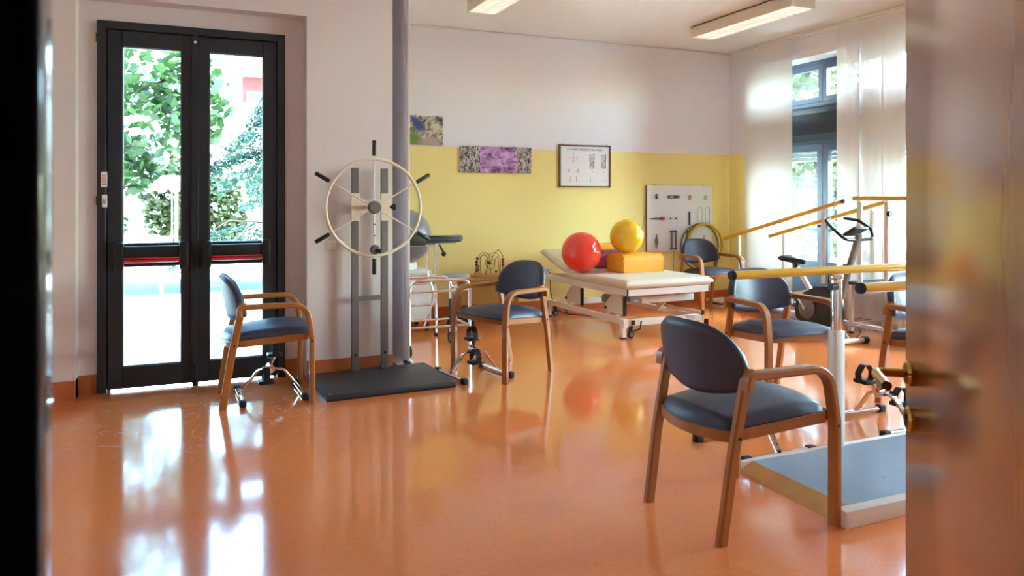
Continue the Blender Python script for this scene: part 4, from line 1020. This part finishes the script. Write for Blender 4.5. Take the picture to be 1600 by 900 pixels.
for cx in (0.095, 0.255):                           # two detailed soles
    sg = [[(cx-0.03, 0.14), (cx-0.035, 0.08), (cx-0.02, 0.03), (cx-0.032, -0.02)], [(cx+0.028, 0.15), (cx+0.03, 0.09), (cx+0.022, 0.03), (cx+0.028, -0.02)], [(cx-0.03, 0.14), (cx-0.005, 0.12), (cx+0.028, 0.15)]]
    for k in range(9):
        z = 0.11 - k*0.014; sg.append([(cx-0.022+random.uniform(-.006, .006), z), (cx+random.uniform(-.01, .01), z-0.008), (cx+0.02+random.uniform(-.006, .006), z+random.uniform(-.006, .006))])
    draw('sole_drawing', sg, 'ink', 0.0026)
    draw('toe_drawing', [[(cx-0.02, -0.03), (cx+0.0, -0.022), (cx+0.018, -0.03)]], 'ink_red', 0.002)
    draw('dot', [[(cx-0.004, -0.065), (cx+0.004, -0.065)]], 'ink', 0.0055)
    draw('axis_drawing', [[(cx-0.02*(1 if cx < .2 else -1), -0.12), (cx-0.02*(1 if cx < .2 else -1), -0.20)], [(cx-0.018, -0.175), (cx+0.012, -0.17)]], 'ink_grey', 0.0016)
for cx in (-0.215, -0.095):                         # small side views
    draw('foot_drawing', [[(cx+0.012, -0.03), (cx, -0.05), (cx+0.010, -0.06)], [(cx-0.012, -0.06), (cx+0.006, -0.075)], [(cx-0.008, -0.045), (cx-0.014, -0.06)]], 'ink', 0.0026)
    sgn = 1 if cx < -0.15 else -1
    draw('heel_drawing', [[(cx+0.02*sgn, -0.12), (cx+0.02*sgn, -0.185), (cx-0.03*sgn, -0.188)]], 'ink_red', 0.0018)
draw('body_drawing', [[(-0.22, 0.10), (-0.08, 0.10)], [(-0.15, 0.15), (-0.15, 0.03)], [(-0.20, 0.09), (-0.16, 0.05)], [(-0.10, 0.09), (-0.14, 0.05)]], 'ink_grey', 0.0013)
for x in (-hx*0.85, hx*0.85): MB().cyl((x, -0.004, hz_+0.006), (x, -0.012, hz_+0.006), 0.005, 8).build('hook', M['steel'], ct)

# pegboard with hand exercisers
pgx, pgz, pw, ph = 5.62, 1.05, 0.495, 0.41
pg = thing('pegboard', 'white wall board for hand exercise tools on the yellow wall', 'board', (pgx, 7.75, pgz))
MB().box(-pw, pw, -0.024, -0.001, -ph, ph, 0.002, 1).build('panel', M['paper'], pg)
MB().box(-pw-0.004, -pw+0.002, -0.026, -0.001, -ph, ph).build('edge_strip', M['frame_brown'], pg, smooth=False)
for x in (-0.38, 0.36): MB().cyl((x, -0.01, ph-0.004), (x, -0.01, ph+0.014), 0.006, 8).build('hook', M['black'], pg)
for x in (0.30, 0.415):
    MB().tube(fillet([(x-0.032, -0.028, -0.10), (x-0.032, -0.028, 0.135), (x+0.032, -0.028, 0.135), (x+0.032, -0.028, -0.10)], 0.03), 0.004, 6).build('wire_hook', M['chrome'], pg)
MB().tube([(0.36, -0.028, -0.22), (0.36, -0.03, -0.32)], 0.005, 8).build('peg', M['ink_grey'], pg)
def tool(name, label, x, z, fn):
    o = thing(name, label, 'hand tool', (pgx+x, 7.75-0.024, pgz+z), 0, 'hand exercise tools on the board')
    fn(o)
def t_clip(o):
    MB().box(-0.014, 0.014, -0.02, -0.0005, -0.03, 0.03, 0.006, 2).build('body', M['black'], o); MB().sphere((0, -0.015, 0.01), 0.012, 10, 8).build('knob', M['ink_grey'], o)
def t_long(o):
    MB().tube(fillet([(-0.085, -0.012, -0.012), (-0.085, -0.012, 0.012), (0.085, -0.012, 0.012), (0.085, -0.012, -0.012)], 0.01, 3, True), 0.006, 8, closed=True).build('frame', M['frame_brown'], o)
    MB().box(-0.05, 0.0, -0.015, -0.006, -0.008, 0.008).build('slide', M['white'], o, smooth=False); MB().box(0.0, 0.05, -0.016, -0.006, -0.008, 0.008).build('grip', M['black'], o, smooth=False); MB().box(-0.08, 0.08, -0.006, -0.0005, -0.004, 0.004).build('bracket', M['steel'], o, smooth=False)
def t_wood(o):
    for z in (-0.02, 0.012): MB().box(-0.022, 0.020, -0.02, -0.0005, z-0.012, z+0.012, 0.004, 1).build('block', M['cream'], o)
    MB().cyl((0.006, -0.025, -0.03), (0.006, -0.025, 0.025), 0.005, 8).build('pin', M['lightwood'], o)
def t_strap(o):
    MB().cyl((-0.2, -0.012, 0), (-0.13, -0.012, 0), 0.006, 8).build('end_rod', M['black'], o); MB().cyl((-0.14, -0.012, 0), (-0.05, -0.012, 0), 0.011, 10).build('spring', M['steel'], o)
    MB().box(-0.045, 0.01, -0.026, -0.0005, -0.02, 0.02, 0.008, 2).build('buckle', M['red'], o); MB().box(0.05, 0.22, -0.014, -0.0005, -0.016, 0.016, 0.004, 1).build('band', M['white'], o)
    for x in (0.10, 0.18): MB().sphere((x, -0.018, 0), 0.010, 10, 6).build('stud', M['black'], o)
def t_bar(o):
    MB().box(-0.009, 0.009, -0.02, -0.0005, -0.085, 0.085, 0.004, 1).build('bar', M['black'], o)
    for z in (-0.06, 0.07): MB().cyl((-0.004, -0.02, z), (-0.004, -0.026, z), 0.006, 8).build('rivet', M['steel'], o)
def t_spindle(o):
    MB().tube([(0, -0.024, z) for z in (-0.10, -0.05, -0.02, 0.03, 0.08)], [0.004, 0.010, 0.022, 0.010, 0.004], 10).build('spindle', M['grey_steel'], o); MB().box(-0.004, 0.004, -0.024, -0.0005, -0.03, 0.03).build('bracket', M['steel'], o, smooth=False)
def t_springs(o):
    for x in (-0.032, 0.032):
        MB().tube([(x+0.013*math.cos(k*1.05), -0.018+0.013*math.sin(k*1.05), -0.11+k*0.22/60) for k in range(61)], 0.004, 6).build('spring', M['frame_brown'], o)
    for z in (-0.11, 0.11): MB().box(-0.05, 0.05, -0.02, -0.0005, z-0.008, z+0.008, 0.003, 1).build('yoke', M['frame_brown'], o)
def t_block(o):
    MB().box(-0.016, 0.016, -0.006, -0.0005, -0.11, 0.11, 0.002, 1).build('block', M['frame_brown'], o); MB().cyl((0, -0.006, 0.08), (0, -0.007, 0.08), 0.008, 8).build('knob', M['black'], o)
tool('finger_clip', 'small black clip at the top left of the white board', -0.36, 0.275, t_clip)
tool('sliding_frame', 'long brown framed slide at the top of the white board', -0.11, 0.27, t_long)
tool('wooden_grip', 'pale wooden grip at the top of the board, left of its twin', 0.135, 0.265, t_wood)
tool('wooden_grip', 'pale wooden grip at the top right corner of the board', 0.38, 0.262, t_wood)
tool('strap_tool', 'horizontal strap tool with a red buckle on the white board', -0.255, 0.0, t_strap)
tool('black_bar', 'upright black bar right of the board centre', 0.135, 0.0, t_bar)
tool('spindle', 'thin grey spindle at the lower left of the board', -0.365, -0.27, t_spindle)
tool('spring_pair', 'pair of brown springs at the bottom of the white board', -0.11, -0.27, t_springs)
tool('dark_block', 'brown upright block behind the left edge of the rings', 0.105, -0.26, t_block)
pc = MB().tube([(-0.085, -0.008, -0.40), (-0.088, -0.008, -0.65), (-0.09, -0.008, -0.92)], 0.004, 6)
pc.build('cord', M['lightwood'], pg)
# rings hanging on the wire hooks
for rr, dx, dy, dz, m, lab in ((0.265, 0.0, -0.090, 0, 'ring_yellow', 'yellow exercise ring, front one of the rings on the board hooks'),
                               (0.282, -0.006, -0.062, -0.004, 'ring_green', 'green exercise ring, between the yellow and the brown one'),
                               (0.288, -0.045, -0.041, -0.02, 'ring_grey', 'brownish exercise ring hanging nearest to the board')):
    o = tag(MB().tube([(rr*math.cos(2*PI*k/56), 0, rr*math.sin(2*PI*k/56)) for k in range(56)], 0.016 if dy < -0.07 else 0.009, 10, closed=True).build('exercise_ring', M[m], None, loc=(5.95+dx, 7.75+dy, 0.71+dz)), lab, 'ring', 'exercise rings on the board hooks')

# outlet and small things at the back wall
ol = thing('wall_outlet', 'white double socket on the yellow wall behind the table head', 'socket', (3.76, 7.75, 0.47))
MB().box(-0.075, 0.075, -0.010, -0.0005, -0.042, 0.042, 0.004, 2).build('plate', M['white'], ol)
for x in (-0.028, 0.03): MB().cyl((x, -0.010, 0.0), (x, -0.013, 0.0), 0.016, 14).build('socket', M['ink_grey'], ol)
MB().cyl((0.03, -0.013, 0), (0.03, -0.04, 0), 0.014, 12).build('plug', M['white'], ol)
pcx = MB().tube(fillet([(3.79, 7.705, 0.45), (3.80, 7.70, 0.2), (3.84, 7.66, 0.012), (3.90, 7.45, 0.008), (3.80, 7.3, 0.008)], 0.08), 0.005, 8)
tag(pcx.build('power_cord', M['black'], None), 'thin black cord from the socket to the floor', 'cord')
wsx = thing('bathroom_scale', 'flat white scale on the floor in the far corner', 'scale', (6.08, 7.50, 0), R(4))
MB().box(-0.14, 0.14, -0.13, 0.13, 0.012, 0.045, 0.006, 2).build('plate', M['white'], wsx)
MB().box(-0.12, 0.12, -0.11, 0.11, 0.0, 0.014).build('base', M['rubber'], wsx, smooth=False)

# ---------------------------------------------------------------- outside
def ground(name, x0, x1, y0, y1, z, m, label):
    structure(MB().box(x0, x1, y0, y1, z-0.1, z).build(name, m, None, smooth=False), label, 'ground')
ground('ground_patio', -14, 1.2, 5.75, 11.4, -0.03, M['concrete'], 'sunlit pale paving outside the glass door')
ground('ground_lawn', -14, 18, 11.4, 13.2, -0.035, M['grass'], 'strip of lawn beyond the paving')
ground('ground_path', -20, 24, 13.2, 46, -0.04, M['concrete'], 'pale ground beyond the lawn')
ground('ground_side', 6.9, 24, -6, 11.4, -0.05, M['concrete'], 'pale paving outside the window wall')
ground('ground_strip', 1.2, 6.9, 8.05, 11.4, -0.03, M['concrete'], 'paving behind the back wall')

def leaves(n, pick, size, asp=1.8, seed=1):
    rnd = random.Random(seed); m = MB()
    vs, fs = [], []
    for i in range(n):
        p = Vector(pick(rnd)); s = size*rnd.uniform(0.6, 1.25)
        d = Vector((rnd.gauss(0, 1), rnd.gauss(0, 1), rnd.gauss(0, 0.7))).normalized()
        e = d.cross(Vector((rnd.gauss(0, 1), rnd.gauss(0, 1), rnd.gauss(0, 1)))).normalized()
        a = d*s*asp/2; b = e*s/2; k = len(vs)
        vs += [p-a, p-a*0.1+b, p+a, p-a*0.1-b]; fs.append((k, k+1, k+2, k+3))
    me = bpy.data.meshes.new('foliage'); me.from_pydata(vs, [], fs)
    m.bm.free()
    return me
def add_foliage(me, m, parent):
    o = bpy.data.objects.new('foliage', me); C.objects.link(o); me.materials.append(m); o.parent = parent; o['kind'] = 'stuff'
def blob_pick(blobs):
    def f(r):
        c, rad = r.choice(blobs)
        while True:
            q = Vector((r.uniform(-1, 1), r.uniform(-1, 1), r.uniform(-1, 1)))
            if 0.35 < q.length < 1: break
        return (c[0]+q.x*rad[0], c[1]+q.y*rad[1], c[2]+q.z*rad[2])
    return f
t = thing('broadleaf_tree', 'light green broadleaf tree filling the left door pane', 'tree', (-1.75, 10.8, -0.03))
MB().tube([(0, 0, 0), (0.1, 0.1, 1.6), (-0.1, 0.2, 3.0), (0.1, 0.1, 4.4)], [0.12, 0.10, 0.07, 0.03], 10).build('trunk', M['bark'], t)
for p in (((0, .1, 1.5), (1.1, -.3, 2.0)), ((0, .1, 2.2), (1.5, -.2, 2.9)), ((0, .1, 2.8), (1.2, .3, 3.7)), ((0, .1, 2.0), (-1.0, .2, 2.9))): MB().tube(p, [0.04, 0.012], 8).build('branch', M['bark'], t)
add_foliage(leaves(2500, blob_pick([((0.8, 0, 1.75), (0.6, 0.5, 0.4)), ((1.2, -0.1, 2.3), (0.9, 0.6, 0.65)), ((1.0, 0, 3.1), (1.0, 0.7, 0.7)), ((0.2, 0.2, 3.6), (1.3, 0.8, 0.9)), ((-0.4, 0, 2.4), (1.0, 0.8, 0.8)), ((1.75, 0.1, 2.7), (0.5, 0.4, 0.7))]), 0.115, 1.6, 3), M['leaf_light'], t)
t = thing('blue_conifer', 'blue green conifer with drooping branches in the right door pane', 'tree', (1.12, 11.0, -0.03))
MB().tube([(0, 0, 0), (0, 0, 1.8), (0, 0, 3.0)], [0.12, 0.08, 0.02], 10).build('trunk', M['bark'], t)
rc = random.Random(5); tips = []
for k in range(44):
    z = 0.5 + 2.3*(k/44)+rc.uniform(-.08, .08); Lb = 1.35*(1-(z/3.3))+0.35; a = rc.uniform(0, 2*PI)
    c, s = math.cos(a), math.sin(a)
    tips.append((Vector((0, 0, z+0.1)), Vector((Lb*0.55*c, Lb*0.55*s, z+0.16)), Vector((Lb*c, Lb*s, z-0.16))))
for a, b, c in tips: MB().tube([a, b, c], [0.018, 0.012, 0.005], 5).build('branch', M['bark'], t)
def needle_pick(r):
    a, b, c = r.choice(tips); s = r.uniform(0.15, 1); p = (1-s)**2*a + 2*s*(1-s)*b + s*s*c
    return (p.x + r.gauss(0, .05), p.y + r.gauss(0, .05), p.z - abs(r.gauss(0, .09)))
add_foliage(leaves(11000, needle_pick, 0.03, 4.0, 8), M['leaf_blue'], t)
def shrub(x, y, w, h, m, label, seed, n=1800, size=0.10, grp='garden shrubs', d=None):
    t = thing('shrub', label, 'shrub', (x, y, -0.04), 0, grp)
    d = d or w*0.5
    MB().tube([(0, 0, 0), (0.05, 0, h*0.4), (0, 0.05, h*0.75)], [0.05, 0.04, 0.01], 8).build('stem', M['bark'], t)
    add_foliage(leaves(n, blob_pick([((0, 0, h*0.5), (w*0.48, d*0.48, h*0.5)), ((-w*0.2, 0, h*0.6), (w*0.29, d*0.4, h*0.38)), ((w*0.2, 0, h*0.4), (w*0.29, d*0.4, h*0.38))]), size, 1.6, seed), M[m], t)
shrub(-2.2, 16.4, 2.1, 2.0, 'leaf_mid', 'dense dark green shrub beyond the lawn, left pane', 21, 3200)
shrub(0.05, 16.5, 2.1, 2.3, 'leaf_mid', 'olive green shrub beyond the lawn, between the door panes', 22, 3200)
shrub(2.25, 16.6, 2.1, 2.6, 'leaf_mid', 'brownish green shrub behind the blue conifer', 23, 3200)
# garden swing seen through the left pane
gs = thing('garden_swing', 'white garden swing with a scalloped canopy behind the left pane', 'garden swing', (-1.10, 14.2, -0.04))
for x in (-0.85, 0.85):
    MB().tube(fillet([(x, -0.4, 0), (x, 0, 1.62), (x, 0.4, 0)], 0.08), 0.025, 10).build('post', M['white_metal'], gs)
cn = MB(); cn.prism([(-0.5, 1.55), (0, 1.74), (0.5, 1.55), (0.5, 1.52), (0, 1.70), (-0.5, 1.52)], -0.95, 0.95, 'YZ'); cno = cn.build('canopy', M['canopy'], gs, smooth=False)
for k in range(9): MB().lathe([(0, -0.006), (0.105, -0.006), (0.105, 0.006), (0, 0.006)], (-0.84+k*0.21, -0.5, 1.53), 'Y', 16).build('scallop', M['canopy'], cno)
MB().box(-0.75, 0.75, -0.25, 0.25, 0.45, 0.53, 0.02, 2).build('seat', M['white'], gs); MB().box(-0.75, 0.75, 0.22, 0.28, 0.53, 0.68, 0.02, 2).build('backrest', M['white'], gs)
for x in (-0.78, 0.78): MB().cyl((x, 0, 0.5), (x, 0, 1.6), 0.012, 8).build('hanger', M['white_metal'], gs)
MB().box(-0.78, 0.78, -0.25, -0.22, 0.62, 0.65, 0.01, 2).build('armrest', M['white'], gs)
gp = thing('garden_post', 'thin dark post standing on the paving outside', 'post', (-0.29, 8.45, -0.03))
MB().cyl((0, 0, 0), (0, 0, 0.78), 0.022, 12).build('pole', M['grey_steel'], gp); MB().cyl((0, 0, 0), (0, 0, 0.02), 0.06, 16).build('base', M['grey_steel'], gp)
MB().sphere((0, 0, 0.80), 0.035, 12, 8).build('cap', M['grey_steel'], gp)
# house
hb_ = thing('house', 'pale house with a red upper storey far behind the garden', 'house', (2.4, 40, -0.04), R(-2))
MB().box(-9, -0.05, 0.6, 8, 0, 7.2).build('wall', M['facade'], hb_, smooth=False)
MB().box(-0.05, 9, 0, 8, 0, 6.2).build('wall', M['facade'], hb_, smooth=False)
MB().box(-0.05, 9, -0.1, 8, 6.2, 7.5).build('upper_storey', M['facade_red'], hb_, smooth=False)
MB().box(-0.25, 9.2, -0.4, 8.2, 7.5, 7.66).build('roof', M['facade'], hb_, smooth=False)
for x0, x1, y, z0, z1 in ((0.12, 1.35, -0.12, 6.2, 6.72), (2.0, 3.2, -0.12, 6.2, 6.72), (-0.85, -0.40, 0.58, 5.4, 6.2), (-3.2, -2.7, 0.58, 5.4, 6.2)):
    wo = MB().box(x0, x1, y-0.05, y+0.1, z0, z1).build('window', M['facade'], hb_, smooth=False)
    MB().box(x0+0.05, x1-0.05, y-0.07, y-0.04, z0+0.05, z1-0.05).build('pane', M['glass_blue'], wo, smooth=False)
# greenery beyond the window wall
for i, (x, y, w_, h_, sd) in enumerate(((9.8, 9.4, 2.2, 4.4, 31), (10.4, 6.9, 2.2, 1.9, 32), (10.4, 4.5, 2.2, 1.8, 33), (10.4, 2.1, 2.2, 1.8, 34), (9.8, 11.8, 2.2, 4.8, 35))):
    shrub(x, y, w_, h_, 'leaf_light' if i % 2 else 'leaf_mid', ['tall hedge shrub outside the window beside the corner', 'low hedge shrub outside, left of the hidden one', 'low hedge shrub outside, behind the right curtains', 'hedge shrub outside, hidden by the wooden door', 'tall shrub at the far corner of the building'][i], sd, 4200, 0.10, 'hedge outside the windows', 1.5)
